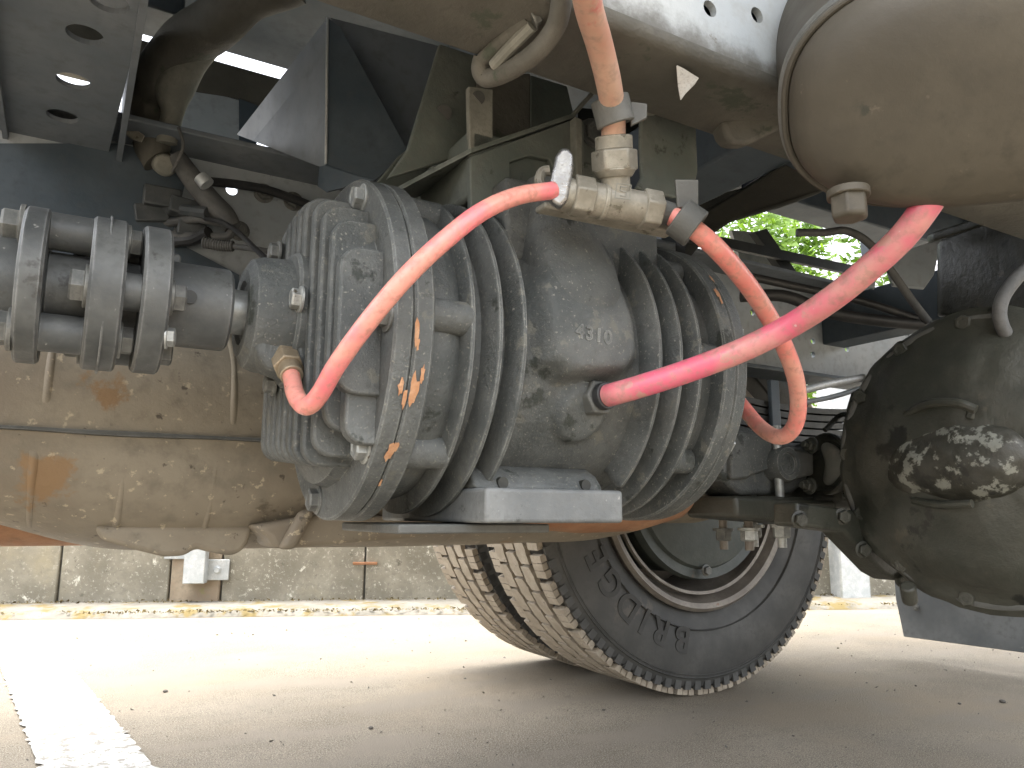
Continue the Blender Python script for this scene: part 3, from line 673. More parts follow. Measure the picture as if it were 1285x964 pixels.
obj('bottom_lip', prism(nb(), [E1, PD(402, 208, 1.14), PD(400, 232, 1.14), PD(412, 240, 1.12), PD(470, 226, 1.10)], (0, .006, 0)), 'frame', sh)
# ------------------------------------------------------------------ hanger bracket that carries the compressor
hb = thing('hanger_bracket', 'green grey welded bracket plates carrying the compressor below the rail', 'bracket')
obj('gusset_plate', plate_px([(552, 55), (604, 72), (612, 100), (612, 178), (590, 192), (486, 224), (512, 186)], Y=.80, vec=(0, .008, 0)), 'bracket', hb, bevel=.002)
obj('upright_plate', plate_px([(588, 108), (619, 112), (619, 184), (590, 196)], Y=.742, vec=(0, .009, 0)), 'strap', hb, bevel=.0015)
obj('rear_plate', plate_px([(600, 92), (666, 92), (666, 168), (600, 192)], Y=.785, vec=(0, .008, 0)), 'raildirt', hb, bevel=.002)
obj('side_plate', plate_px([(666, 94), (712, 108), (722, 150), (666, 170)], Y=.86, vec=(0, .008, 0)), 'bracket', hb, bevel=.002)
obj('top_ledge', prism(nb(), [PY(591, 192, .735), PY(722, 147, .735), PY(722, 150, .735)+V(0, .15, 0), PY(480, 222, .735)+V(0, .15, 0)], (0, 0, .006)), 'bracket', hb)
obj('front_plate', plate_px([(590, 197), (721, 149), (733, 152), (733, 215), (700, 222), (690, 200), (665, 195), (640, 203), (640, 262), (592, 305)], Y=.732, vec=(0, .01, 0)), 'bracket', hb, bevel=.0015)
obj('stiffener', plate_px([(722, 146), (731, 150), (731, 230), (724, 230)], Y=.72, vec=(0, .035, 0)), 'strap', hb, bevel=.0015)
obj('cross_plate', plate_px([(731, 150), (760, 158), (768, 215), (731, 225)], Y=.745, vec=(0, .01, 0)), 'bracket', hb, bevel=.0015)
bolt(hb, PY(745, 168, .742), (0, -1, 0), .016, 'dark', h=.5)
obj('slotted_hole', cyl(nb(), PY(557, 142, .7985), PY(557, 142, .806), .010, seg=18), 'black', hb)
obj('slotted_hole', cyl(nb(), PY(600, 123, .741), PY(600, 123, .747), .008, seg=18), 'black', hb)
obj('lower_block', box2(nb(), (.37, .742, .78), (.60, .90, .865)), 'bracket', hb, bevel=.006)
obj('tie_rod', cyl(nb(), PY(716, 148, .75), PY(748, 112, .75), .003, seg=8), 'strap', hb)
obj('back_plate', plate_px([(470, 232), (500, 196), (560, 150), (640, 150), (640, 250), (560, 262), (470, 250)], Y=.90, vec=(0, .008, 0)), 'bracket', hb, bevel=.002)
# looped steel strap bolted under the near rail
lp = thing('looped_strap', 'muddy looped steel strap bent under the rail beside the red hose', 'strap')
bm = nb(); tube(bm, spline([PD(703, -25, .645), PD(704, 5, .66), PD(696, 36, .68), PD(672, 66, .70), (PD(640, 88, .725)), PD(612, 98, .745), PD(603, 88, .745), PD(606, 72, .74)], 8), .0092, 12)
obj('strap_bar', bm, 'raildirt', lp)
bm = nb(); tube(bm, spline([PD(606, 74, .735), PD(630, 52, .715), PD(664, 24, .69)], 6), .0068, 12); obj('inner_bar', bm, 'raildirt', lp)
bm = nb(); tube(bm, spline([PD(668, 32, .69), PD(640, 60, .71), PD(620, 82, .73)], 6), .006, 10); obj('inner_bar', bm, 'strap', lp)
bolt(lp, PD(666, 24, .688), (RT+UP*.6), .0085, 'dark')
# paint flake hanging on the rail
bm = prism(nb(), [PD(850, 82, .75), PD(858, 86, .75), (PD(877, 98, .757)), PD(872, 106, .763), PD(860, 118, .77), PD(855, 125, .775), PD(852, 108, .765)], (0, .0015, 0))
tag(obj('paint_flake', bm, 'flake', smooth=False), 'small white flake of peeling paint hanging under the rail', 'flake')
# strap bracket right of the tee
sb = thing('strap_bracket', 'dusty flat steel strap with rounded end behind the tee fitting', 'bracket')
obj('strap', plate_px([(805, 140), (873, 140), (876, 215), (872, 235), (862, 246), (846, 248), (798, 236), (806, 222), (804, 180)], Y=.645, vec=(0, .006, 0)), 'bracket', sb, bevel=.002)
bm = nb(); cyl(bm, PY(795, 131, .62), PY(822, 131, .62), .0125, seg=18); obj('pin', bm, 'strap', sb, bevel=.004)
# ------------------------------------------------------------------ cast bracket and wiring at upper left
cbk = thing('cast_arm', 'lumpy grey brown cast arm hanging from the frame at upper left', 'casting')
def blobchain(pts, name, m, parent, seg=20, n=8, rough=.10):
    P = spline([p for p, r in pts], n); rs = [r for p, r in pts]; bm = nb()
    def rad(u):
        k = u*(len(rs)-1); i = min(int(k), len(rs)-2); f_ = k-i; f_ = f_*f_*(3-2*f_); return rs[i]*(1-f_)+rs[i+1]*f_
    tube(bm, P, rad, seg)
    for v in bm.verts: v.co += Vector(noise.noise_vector(v.co*22))*.25*rough*.06+Vector(noise.noise_vector(v.co*9))*rough*.08
    return obj(name, bm, m, parent, angle=60)
blobchain([(PD(360, -40, 1.16), .05), (PD(290, 0, 1.18), .046), (PD(232, 50, 1.22), .040), (PD(205, 95, 1.25), .040), (PD(185, 140, 1.27), .036), (PD(196, 180, 1.28), .032), (PD(206, 212, 1.28), .020)], 'arm', 'raildirt', cbk, rough=.3)
blobchain([(PD(330, -20, 1.2), .035), (PD(258, 55, 1.24), .022), (PD(222, 105, 1.24), .030), (PD(216, 150, 1.25), .017), (PD(212, 185, 1.25), .016)], 'rib', 'strap', cbk)
obj('tab', plate_px([(137, 150), (146, 146), (182, 170), (178, 178), (165, 174)], D=1.22, vec=(0, .004, 0)), 'fitting', cbk, bevel=.001)
obj('boss', cyl(nb(), PD(208, 208, 1.24), PD(200, 202, 1.30), .018, seg=18), 'strap', cbk, bevel=.005)
wh = thing('wiring_harness', 'dusty cable loom and connectors hanging behind the coupling', 'cables')
obj('loom', tube(nb(), spline([PD(222, 196, 1.25), PD(238, 220, 1.25), PD(262, 250, 1.25), PD(282, 270, 1.25), PD(292, 286, 1.25)], 8), lambda u: .014+.004*math.sin(u*3.1), 14), 'cable', wh)
obj('thin_wire', tube(nb(), spline([PD(258, 274, 1.24), PD(280, 280, 1.2), PD(300, 293, 1.15), PD(322, 314, 1.1), PD(340, 330, 1.05)], 8), .0042, 10), 'blackrub', wh)
obj('wire', tube(nb(), spline([PD(150, 268, 1.3), PD(200, 280, 1.28), PD(250, 275, 1.25), PD(286, 284, 1.25), PD(286, 296, 1.25), PD(258, 297, 1.25), PD(200, 294, 1.27), PD(140, 286, 1.3)], 8), .007, 10), 'cable', wh)
obj('wire', tube(nb(), spline([PD(110, 278, 1.32), PD(170, 300, 1.28), PD(235, 302, 1.26), PD(262, 292, 1.24)], 8), .010, 10), 'blackrub', wh)
obj('wire', tube(nb(), spline([PD(90, 250, 1.34), PD(140, 272, 1.3), PD(200, 262, 1.28), PD(262, 268, 1.24)], 8), .011, 10), 'plastic', wh)
obj('flex_conduit', tube(nb(), spline([PD(255, 304, 1.2), PD(275, 308, 1.2), PD(293, 309, 1.2)], 12), .0085, 12, ribs=.08), 'cable', wh)
obj('conduit_tail', tube(nb(), spline([PD(293, 309, 1.2), PD(315, 312, 1.18), PD(338, 316, 1.14)], 6), .0048, 10), 'cable', wh)
for a_, s_ in (((203, 250), .026), ((232, 262), .022), ((190, 270), .024), ((240, 290), .02)):
    obj('connector', box(nb(), PD(a_[0], a_[1], 1.27), (s_*2.2, s_*1.3, s_*1.3), Matrix.Rotation(random.uniform(-.3, .3), 3, 'Y')), 'plastic', wh, bevel=.003)
obj('flex_conduit', tube(nb(), spline([PD(130, 244, 1.32), PD(158, 248, 1.3), PD(186, 250, 1.28)], 12), .011, 12, ribs=.07), 'plastic', wh)
obj('clip', tube(nb(), [PD(252, 222, 1.22), PD(260, 232, 1.22)], .012, 12), 'galv', wh)
obj('thin_wire', tube(nb(), spline([PD(224, 160, 1.22), PD(230, 182, 1.22), PD(222, 204, 1.22), PD(216, 216, 1.23)], 8), .0025, 8), 'cable', wh)
pl = thing('brake_pipe', 'thin black pipe clipped along the far frame rail', 'pipe')
obj('pipe', tube(nb(), spline([PY(262, 228, 1.32), PY(300, 232, 1.32), PY(340, 240, 1.32), PY(400, 262, 1.32), PY(480, 290, 1.32)], 8), .008, 10), 'blackrub', pl)
# ------------------------------------------------------------------ clutter behind the strap: black hoses and dark bracket
for pts, r, lab in ((((845, 225), (875, 214), (905, 204), (945, 196)), .011, 'upper black air hose behind the strap bracket'), (((850, 262), (880, 248), (905, 236), (925, 220), (950, 212)), .010, 'lower ribbed black hose behind the strap bracket')):
    t = tag(obj('air_hose', tube(nb(), spline([PD(x, y, 1.22) for x, y in pts], 14), r, 14, ribs=.05 if 'ribbed' in lab else None), 'cable'), lab, 'hose', 'black hoses behind the strap')
hosebr = thing('hose_bracket', 'navy blue rounded bracket plate under the frame beside the tank', 'bracket')
obj('plate', plate_px([(938, 185), (965, 172), (978, 176), (982, 190), (975, 205), (935, 235), (930, 245), (932, 215)], D=1.15, vec=(.004, .004, 0)), 'bluebadge', hosebr, bevel=.002)
obj('beam', prism(nb(), [PD(870, 275, 1.2), PD(985, 205, 1.0), PD(1045, 236, 1.0), PD(1000, 252, 1.05), PD(925, 274, 1.15), PD(880, 302, 1.25)], (.02, .05, .01)), 'black', hosebr, bevel=.004)
obj('rod', cyl(nb(), PD(870, 182, 1.2), PD(915, 160, 1.15), .004, seg=8), 'strap', hosebr); obj('rod', cyl(nb(), PD(870, 198, 1.2), PD(920, 172, 1.15), .004, seg=8), 'strap', hosebr)
obj('rail_clip', plate_px([(905, 152), (988, 118), (994, 140), (985, 160), (940, 182), (920, 182), (912, 172)], D=.86, vec=(.01, .03, .01)), 'raildirt', hosebr, bevel=.006, seg=3)
# ================================================================== tank at upper right
tk = thing('air_tank', 'big dusty olive brown air tank with drain plug at upper right', 'tank')
tc_ = PD(1278, 112, .585); tax = (ray(1278, 112).normalized() - RT*.30 + UP*.22).normalized()      # axis leads away from us
ta, tu, tw = frame(tax)
def tank_ring(s, k, z, n=120):
    out = []
    for i in range(n):
        t = 2*math.pi*i/n; c, s_ = math.cos(t), math.sin(t); e = 2/2.6
        x = math.copysign(abs(c)**e, c)*.165*k; y = math.copysign(abs(s_)**e, s_)*.097*k
        out.append(tc_+tu*x*s+tw*y*s+ta*z)
    return out
bm = nb(); prev = None
prof = [(.02, -.020), (.3, -.019), (.55, -.016), (.78, -.010), (.9, -.002), (.965, .008), (.99, .022), (1.0, .05), (1.0, .40)]
for s_, z_ in prof:
    ring = [bm.verts.new(p) for p in tank_ring(1, s_, z_)]
    if prev:
        for i in range(120): bm.faces.new((prev[i], prev[(i+1) % 120], ring[(i+1) % 120], ring[i]))
    else: bm.faces.new(ring)
    prev = ring
bm.faces.new(prev[::-1]); obj('shell', bm, 'tank', tk, angle=60)
bm = nb(); P = tank_ring(1, 1.012, .030)+[]; P = P+[P[0]]; tube(bm, [Vector(p) for p in P], .0032, 10, cap=False); obj('rolled_rim', bm, 'tank', tk)
bm = nb(); P = tank_ring(1, 1.006, .046); P = P+[P[0]]; tube(bm, [Vector(p) for p in P], .006, 10, cap=False); obj('strap_band', bm, 'castdark', tk)
dp = PD(1066, 264, .635)
pl_ = obj('drain_plug', hexp(nb(), dp+V(0, 0, .013), (0, 0, -1), .0152, .021, 6), 'brass', tk, bevel=.0015)
pl_.data.materials.clear(); pl_.data.materials.append(M['tank'])
obj('plug_washer', lathe(nb(), dp+V(0, 0, .018), (0, 0, -1), [(0, 0), (0, .0170), (.007, .0170), (.007, 0)], 28), 'tank', tk, bevel=.001)
# ================================================================== muffler behind the compressor
mf = thing('muffler', 'large rust brown exhaust muffler lying behind the compressor', 'muffler')
def mf_sec(x, off=0):
    cy, cz = 1.27, .517
    t = sstep(-.22, .10, x); bot = .085+.066*t; top = .185; wid = .205
    e = sstep(1.17, .80, x)**.5 if x > .80 else 1
    e = max(e, .42); bot *= .55+.45*e; top *= .7+.3*e; wid *= .7+.3*e
    return cy, cz, wid+off, bot+off, top+off
def mf_pt(x, th, off=0):
    cy, cz, w, b, t = mf_sec(x, off); c, s = math.cos(th), math.sin(th); e = 2/2.35
    return V(x, cy-math.copysign(abs(c)**e, c)*w, cz+math.copysign(abs(s)**e, s)*(t if s > 0 else b))
bm = nb(); NXm, NTm = 110, 96; rows = []
for i in range(NXm+1):
    x = -.75+1.92*i/NXm
    rows.append([bm.verts.new(mf_pt(x, 2*math.pi*k/NTm, .0035*noise.noise(Vector((x*5, k*.13, 0))) if 0 < k < NTm else 0)) for k in range(NTm)])
for A, B in zip(rows, rows[1:]):
    for k in range(NTm): bm.faces.new((A[k], A[(k+1) % NTm], B[(k+1) % NTm], B[k]))
bm.faces.new(rows[0]); bm.faces.new(rows[-1]); ms = obj('shell', bm, 'muffler', mf, angle=50)
bm = nb(); L1 = []
for i in range(70):
    x = -.75+1.75*i/69; a = mf_pt(x, 0, -.004); z = .0035+.0015*noise.noise(Vector((x*9, 0, 0))); dz = .006*noise.noise(Vector((x*3, 4, 0)))-.028*(x-.1)*.0
    L1.append([bm.verts.new(a+V(0, dy, dz+zz)) for dy, zz in ((0, z), (-.012, z*.7), (-.0125, -z*.7), (0, -z))])
for A, B in zip(L1, L1[1:]):
    for k in range(3): bm.faces.new((A[k], A[k+1], B[k+1], B[k]))
obj('seam_flange', bm, 'castdark', mf)
def rib(x, t0, t1, w=.005, h=.0032):
    bm = nb(); rr = []
    for k in range(25):
        th = t0+(t1-t0)*k/24; e = math.sin(math.pi*k/24)**.35
        rr.append([bm.verts.new(mf_pt(x+dx, th, o_*e-.001)) for dx, o_ in ((-w, 0), (-w*.5, h*.8), (0, h), (w*.5, h*.8), (w, 0))])
    for A, B in zip(rr, rr[1:]):
        for j in range(4): bm.faces.new((A[j], A[j+1], B[j+1], B[j]))
    obj('pressed_rib', bm, 'muffler', ms)
for px, t0, t1 in ((52, .12, 1.0), (290, .05, 1.0), (44, -.15, -1.2), (272, -.15, -1.35), (158, -.15, -1.2), (420, -.1, -1.3), (600, -.1, -1.3)):
    rib(PY(px, 560, 1.07).x, t0, t1)
# rusty lower body and end cone
def ell(bm, c, r, sub=3, amp=.06, fr=8):
    st = len(bm.verts); g_ = bmesh.ops.create_icosphere(bm, subdivisions=sub, radius=1)
    for v in g_['verts']:
        n = v.co.copy(); v.co = Vector(c)+Vector((n.x*r[0], n.y*r[1], n.z*r[2]))*(1+amp*noise.noise(n*fr*.3+Vector(c)))
    return bm
bm = nb(); lathe(bm, V(-.9, 1.37, .46), AXX, [(0, 0), (0, .088), (.9, .090), (1.5, .09), (1.62, .075), (1.62, 0)], 48)
obj('lower_pipe', bm, 'rust', mf, angle=40)
obj('outlet_cone', lathe(nb(), V(.66, 1.14, .475), AXX, [(0, 0), (0, .078), (.14, .087), (.26, .084), (.36, .062), (.40, .038), (.40, 0)], 48), 'rust', mf, angle=40)
for name, pts, Y, th in (('drain_tray', [(118, 660), (128, 679), (165, 689), (205, 699), (232, 698), (246, 688), (258, 692), (290, 698), (303, 693), (312, 682), (318, 660)], 1.12, .09), ('clamp_saddle', [(318, 660), (338, 676), (345, 689), (372, 688), (424, 683), (520, 676), (560, 664), (560, 650), (400, 645)], 1.07, .10), ('mount_strap', [(378, 640), (398, 640), (372, 690), (350, 690)], 1.055, .02)):
    obj(name, plate_px(pts, Y=Y, vec=(0, th, 0)), 'muffler', mf, bevel=.008, seg=3)
# ================================================================== wheels
RWX, RWR = 1.363, .497
def tyre_profile(y0, y1):
    w = y1-y0; m_ = (y0+y1)/2; Rt = RWR-.014
    half = [(w*.5-.040, .290), (w*.5-.012, .300), (w*.5+.006, .325), (w*.5+.016, .365), (w*.5+.018, .40), (w*.5+.012, .440), (w*.5+.004, .463), (w*.5+.0015, .466), (w*.5-.002, Rt-.008), (w*.5-.014, Rt)]
    return m_, half, Rt
def make_block(kind, wy, L_, h, r0):
    # one tread block: outline in (y, arc) extruded outwards; arc bent round the tyre
    bm = nb()
    def pr(outline, h):
        A = []; B = []
        for y, s in outline:
            t = s/r0
            A.append(bm.verts.new(((r0-.002)*math.sin(t), y, -(r0-.002)*math.cos(t)))); B.append(bm.verts.new(((r0+h)*math.sin(t), y, -(r0+h)*math.cos(t))))
        n = len(outline); bm.faces.new(B); bm.faces.new(A[::-1])
        for i in range(n): bm.faces.new((A[i], A[(i+1) % n], B[(i+1) % n], B[i]))
    if kind == 'rib':
        a, b = wy/2, L_/2; k = wy*.20
        pr([(-a+k, -b), (a, -b), (a-k*.2, -b*.2), (a+k*.0, b*.25), (a-k, b), (-a, b), (-a+k*.2, b*.2), (-a, -b*.25)], h)
    else:
        a, b = wy/2, L_/2; n = 3; g_ = .0022
        for i in range(n):
            s0 = -b+2*b*i/n+(g_/2 if i else 0); s1 = -b+2*b*(i+1)/n-(g_/2 if i < n-1 else 0); j = .0015*(i % 2)
            pr([(-a, s0), (a-j, s0), (a-j-.001, s1), (-a, s1)], h)
        pr([(-a, -b), (-a*.1, -b), (-a*.1, b), (-a, b)], h-.0012)
    bmesh.ops.recalc_face_normals(bm, faces=bm.faces[:])
    me = bpy.data.meshes.new('tread_block'); bm.to_mesh(me); bm.free(); me.materials.append(M['tread']); return me
NB = 48
def letter_meshes(word, size):
    out = []
    for ch in word:
        cu = bpy.data.curves.new('l', 'FONT'); cu.body = ch; cu.size = size; cu.extrude = .0016; cu.align_x = 'CENTER'; cu.offset = .0016
        tmp = bpy.data.objects.new('tmp', cu); COL.objects.link(tmp); bpy.context.view_layer.update()
        out.append(bpy.data.meshes.new_from_object(tmp.evaluated_get(bpy.context.evaluated_depsgraph_get()))); bpy.data.objects.remove(tmp)
    return out
def wheel(y0, y1, label, letters):
    t = thing('truck_wheel', label, 'wheel', 'dual rear wheels')
    m_, half, Rt = tyre_profile(y0, y1)
    prof = [(m_-d, r) for d, r in half]+[(m_+d, r) for d, r in half[::-1]]
    ty = obj('tyre', lathe(nb(), (RWX, 0, RWR), (0, 1, 0), prof, 144), 'rubber', t, angle=30)
    tread_base = obj('tread_base', lathe(nb(), (RWX, 0, RWR), (0, 1, 0), [(y0+.008, Rt+.0006), (y1-.008, Rt+.0006)], 144), 'groove', ty)
    W_ = y1-y0; pitch = 2*math.pi*Rt/NB
    rows = [(-W_*.5+.024, .048, 'sh', 0), (-W_*.16, .050, 'rib', .5), (W_*.055-.002, .050, 'rib', 0), (W_*.275-.004, .050, 'rib', .5), (W_*.5-.023, .046, 'sh2', 0)]
    meshes = {}
    for yy, ww, kd, off in rows:
        me = make_block('rib' if kd == 'rib' else 'sh', ww-.0065, pitch-(.0075 if kd == 'rib' else .012), .013, Rt)
        if kd == 'sh': # mirror so that the shoulder faces outwards
            for v in me.vertices: v.co.y *= -1
            me.flip_normals()
        for k in range(NB):
            a = 2*math.pi*(k+off)/NB
            o = bpy.data.objects.new('tread_block', me); COL.objects.link(o)
            o.matrix_world = Matrix.Translation((RWX, m_+yy, RWR)) @ Matrix.Rotation(a, 4, 'Y'); o.parent = ty
    # shoulder lugs: small ribs on the edge of the tread, as on the near side of the tyre
    bm = nb()
    for k in range(NB*2):
        a = 2*math.pi*k/(NB*2)
        rm = Matrix.Rotation(a, 3, 'Y'); c = V(RWX, y0+.0005, RWR)+rm@V(0, 0, -(Rt-.010))
        box(bm, c, (.018, .008, .020), rm)
    obj('shoulder_lugs', bm, 'rubber', ty, smooth=False)
    for rr in (.447, .454, .345):
        obj('moulded_ring', lathe(nb(), (RWX, 0, RWR), (0, 1, 0), [(y0-.012 if rr < .4 else y0-.008, rr), (y0-.0175 if rr < .4 else y0-.0105, rr+.002), (y0-.012 if rr < .4 else y0-.007, rr+.004)], 120), 'rubber', ty)
    # rim: flange, barrel and disc
    rim = obj('rim', lathe(nb(), (RWX, 0, RWR), (0, 1, 0), [(y0+.015, .302), (y0-.004, .303), (y0-.010, .297), (y0-.006, .288), (y0+.012, .280), (y0+.03, .272), (y0+.05, .262), (y0+.14, .250), (y1-.04, .255), (y1, .285), (y1+.004, .300)], 120), 'rim', t, angle=40)
    so = rim.modifiers.new('solid', 'SOLIDIFY'); so.thickness = .006; so.offset = 0
    obj('rim_bead', lathe(nb(), (RWX, 0, RWR), (0, 1, 0), [(y0+.010, .268), (y0+.002, .266), (y0+.004, .259), (y0+.014, .258)], 120), 'rim', rim)
    obj('disc', lathe(nb(), (RWX, 0, RWR), (0, 1, 0), [(y1-.032, .2525), (y1-.045, .20), (y1-.05, .06)], 80), 'rim', rim)
    if letters:
        ms = letter_meshes('BRIDGESTONE', .082)
        for k, me in enumerate(ms):
            me.materials.clear(); me.materials.append(M['rubberlet'])
            ang = [-103.8, -114.5, -122.6, -131.4, -142.2, -152.6, -162.6, -172.5, -183, -194, -204][k]
            if ang is None: continue
            a = R(ang); d_ = V(math.cos(a), 0, math.sin(a)); o = bpy.data.objects.new('letter', me); COL.objects.link(o)
            up_ = d_; nrm = V(0, -1, 0); rt_ = up_.cross(nrm)
            p = V(RWX, y0-.0178, RWR)+d_*.345
            o.matrix_world = Matrix(((rt_.x, up_.x, nrm.x, p.x), (rt_.y, up_.y, nrm.y, p.y), (rt_.z, up_.z, nrm.z, p.z), (0, 0, 0, 1))); o.parent = ty
    return t
wheel(1.425, 1.662, 'inner dual wheel with beige dusty tread and lettered black sidewall', True)
wheel(1.745, 1.99, 'outer dual wheel mostly hidden behind the lettered one', False)
# ================================================================== rear axle
ax_ = thing('rear_axle', 'oily black rear axle housing with round differential at right', 'axle')
obj('axle_tube', lathe(nb(), (RWX, .7, .505), (0, 1, 0), [(0, 0), (0, .085), (.25, .075), (.45, .068), (.95, .066), (.95, 0)], 40), 'diff', ax_, angle=40)
obj('axle_tube', lathe(nb(), (RWX, .7, .505), (0, -1, 0), [(0, 0), (0, .085), (.3, .075), (1.0, .066), (1.0, 0)], 40), 'diff', ax_, angle=40)
dO = V(1.235, .660, .508); dA = V(-1, -.16, -.06).normalized()
def wob(t): return 1+.012*math.sin(2*t+.6)
car = obj('differential', lathe(nb(), dO, dA, [(-.20, 0), (-.20, .14), (-.16, .19), (-.10, .215), (-.03, .230), (-.022, .234), (.010, .234), (.016, .229), (.020, .220), (.024, .210), (.030, .200), (.038, .190), (.046, .180), (.054, .168), (.062, .154), (.068, .140), (.073, .124), (.077, .106), (.080, .085), (.082, .06), (.083, .03), (.083, 0)], 110, rfun=wob), 'diff', ax_, angle=35)
for v in car.data.vertices: v.co += Vector(noise.noise_vector(v.co*13))*.007+Vector(noise.noise_vector(v.co*38))*.003
a_, u_, w_ = frame(dA)
for k in range(13):
    t = 2*math.pi*(k+.3)/13; p = dO+a_*.012+(u_*math.cos(t)+w_*math.sin(t))*.216; bolt(ax_, p, dA, .0125, 'oil', h=1.1)
# cast ribs and bosses on the face of the differential
for t, L0, L1 in ((1.3, .06, .18), (3.5, .05, .19)):
    d_ = u_*math.cos(t)+w_*math.sin(t); bm = nb()
    prism(bm, [dO+a_*.085+d_*L0, dO+a_*.07+d_*(L0+.07), dO+a_*.012+d_*L1, dO-a_*.02+d_*L0], (a_.cross(d_))*.014); obj('cast_rib', bm, 'diff', car, bevel=.004)
bm = nb(); ell(bm, PX(1200, 582, 1.165), (.042, .115, .062), sub=5, amp=.0)
for v in bm.verts: v.co += Vector(noise.noise_vector(v.co*18))*.008+Vector(noise.noise_vector(v.co*45))*.003
obj('pinion_housing', bm, 'diffgrey', ax_, angle=80)
obj('cast_ridge', tube(nb(), spline([PX(1138, 520, 1.15), PX(1165, 507, 1.135), PX(1200, 506, 1.13), PX(1225, 514, 1.135)], 6), .007, 10), 'diff', car)
obj('cast_ridge', tube(nb(), spline([PX(1146, 628, 1.15), PX(1180, 634, 1.14), PX(1220, 632, 1.14)], 6), .006, 10), 'diff', car)
obj('rim_groove', lathe(nb(), dO, dA, [(.004, .2325), (.0185, .226), (.0205, .221), (.0195, .216)], 110, rfun=wob), 'castdark', car)
obj('drain_plug', cyl(nb(), PX(1139, 735, 1.17), PX(1142, 755, 1.19), .012, seg=14), 'diff', ax_, bevel=.003)
# propshaft joint yoke, pinion companion flange and spring seat between wheel and differential
obj('joint_yoke', plate_px([(905, 560), (925, 535), (975, 540), (985, 560), (1015, 560), (1015, 605), (995, 620), (930, 622), (905, 600)], Y=1.03, vec=(0, .10, 0)), 'cast', ax_, bevel=.010, seg=3)
obj('raised_panel', plate_px([(918, 548), (930, 540), (965, 545), (971, 560), (966, 590), (945, 596), (940, 600), (918, 602)], Y=1.018, vec=(0, .03, 0)), 'cast', ax_, bevel=.005, seg=3)
obj('pivot_boss', lathe(nb(), PY(988, 582, 1.00), (0, 1, 0), [(0, 0), (0, .020), (-.004, .022), (-.004, .031), (.004, .035), (.05, .035), (.05, 0)], 36), 'cast', ax_, angle=30)
td = PY(1036, 582, 1.0); tn = V(-1, .12, .08).normalized()
obj('companion_flange', lathe(nb(), td, tn, [(-.04, 0), (-.04, .052), (-.012, .060), (.002, .061), (.006, .058), (.004, .053), (-.008, .046), (-.012, .03), (-.012, 0)], 56), 'diff', ax_, angle=40)
bm = nb(); ell(bm, td-tn*.002+V(0, -.012, 0), (.012, .026, .042), sub=4, amp=.0)
for v in bm.verts: v.co.y -= .012*math.cos((v.co.z-td.z)*60)      # pinched saddle on the face of the flange
obj('saddle', bm, 'strap', ax_, angle=80)
obj('joint_arm', prism(nb(), [PY(985, 562, 1.01), PY(1022, 568, 1.0), PY(1022, 596, 1.0), PY(985, 604, 1.01)], (.01, .03, 0)), 'castdark', ax_, bevel=.006, seg=3)
for q in ((1019, 559), (1017, 610)): bolt(ax_, PY(q[0], q[1], .985), tn, .0125, 'oilnut', h=1.1)
obj('spring_seat', plate_px([(922, 622), (1050, 628), (1052, 645), (1040, 660), (925, 650)], Y=.99, vec=(0, .13, 0)), 'diff', ax_, bevel=.008, seg=3)
obj('torque_bracket', plate_px([(1000, 630), (1070, 640), (1130, 700), (1128, 730), (1110, 720), (1060, 668), (1000, 660)], Y=.86, vec=(0, .05, 0)), 'diff', ax_, bevel=.006, seg=3)
for q in ((1003, 652), (1057, 648), (1083, 690), (1132, 727)): bolt(ax_, PY(q[0], q[1], .858), (-.4, -1, -.1), .0115, 'oil', h=1.0)
for k in range(7):   # small fittings and pipes crowding the housing
    q = (random.uniform(1045, 1125), random.uniform(500, 640)); p = PY(q[0], q[1], .93)
    obj('pipe_stub', cyl(nb(), p, p+Vector((random.uniform(-.03, .05), -.03, random.uniform(-.03, .03))), random.uniform(.006, .013), seg=12), 'diff', ax_, bevel=.002)
obj('brake_pipe', tube(nb(), spline([PY(1035, 540, .96), PY(1060, 520, .95), PY(1085, 545, .93), PY(1100, 580, .9), PY(1090, 620, .9)], 8), .005, 10), 'black', ax_)
obj('brake_drum', lathe(nb(), (RWX, 1.40, RWR), (0, 1, 0), [(.0, 0), (.0, .14), (.01, .20), (.03, .214), (.12, .218), (.20, .22), (.20, 0)], 80), 'drum', ax_, angle=30)
obj('drum_lip', lathe(nb(), (RWX, 1.42, RWR), (0, 1, 0), [(0, .20), (-.004, .228), (.02, .232), (.03, .22)], 80), 'drum', ax_, angle=30)
bolt(ax_, PY(886, 716, 1.40), (0, -1, 0), .011, 'dark')
# U-bolts with nuts under the spring seat
for i, q in enumerate(((908, 672), (940, 672), (946, 668), (981, 668))):
    u = thing('u_bolt', ['first', 'second', 'third', 'last'][i]+' spring U bolt end from the left, hanging below the axle', 'bolt', 'spring U bolts')
    Y = (1.16, 1.07, 1.10, 1.01)[i]; p = PY(q[0], q[1], Y)
    obj('stud', cyl(nb(), p+V(0, 0, -.028), p+V(0, 0, .20), .0085, seg=14), 'steel' if i > 1 else 'rim', u)
    n_ = bolt(u, p+V(0, 0, .014), (0, 0, -1), .0165, 'steel' if i > 0 else 'dark', 'nut', h=1.6)
obj('u_bolt_plate', box2(nb(), (PY(900, 655, 1.1).x, 1.0, .440), (PY(990, 655, 1.05).x+.02, 1.2, .456)), 'diff', ax_, bevel=.004)
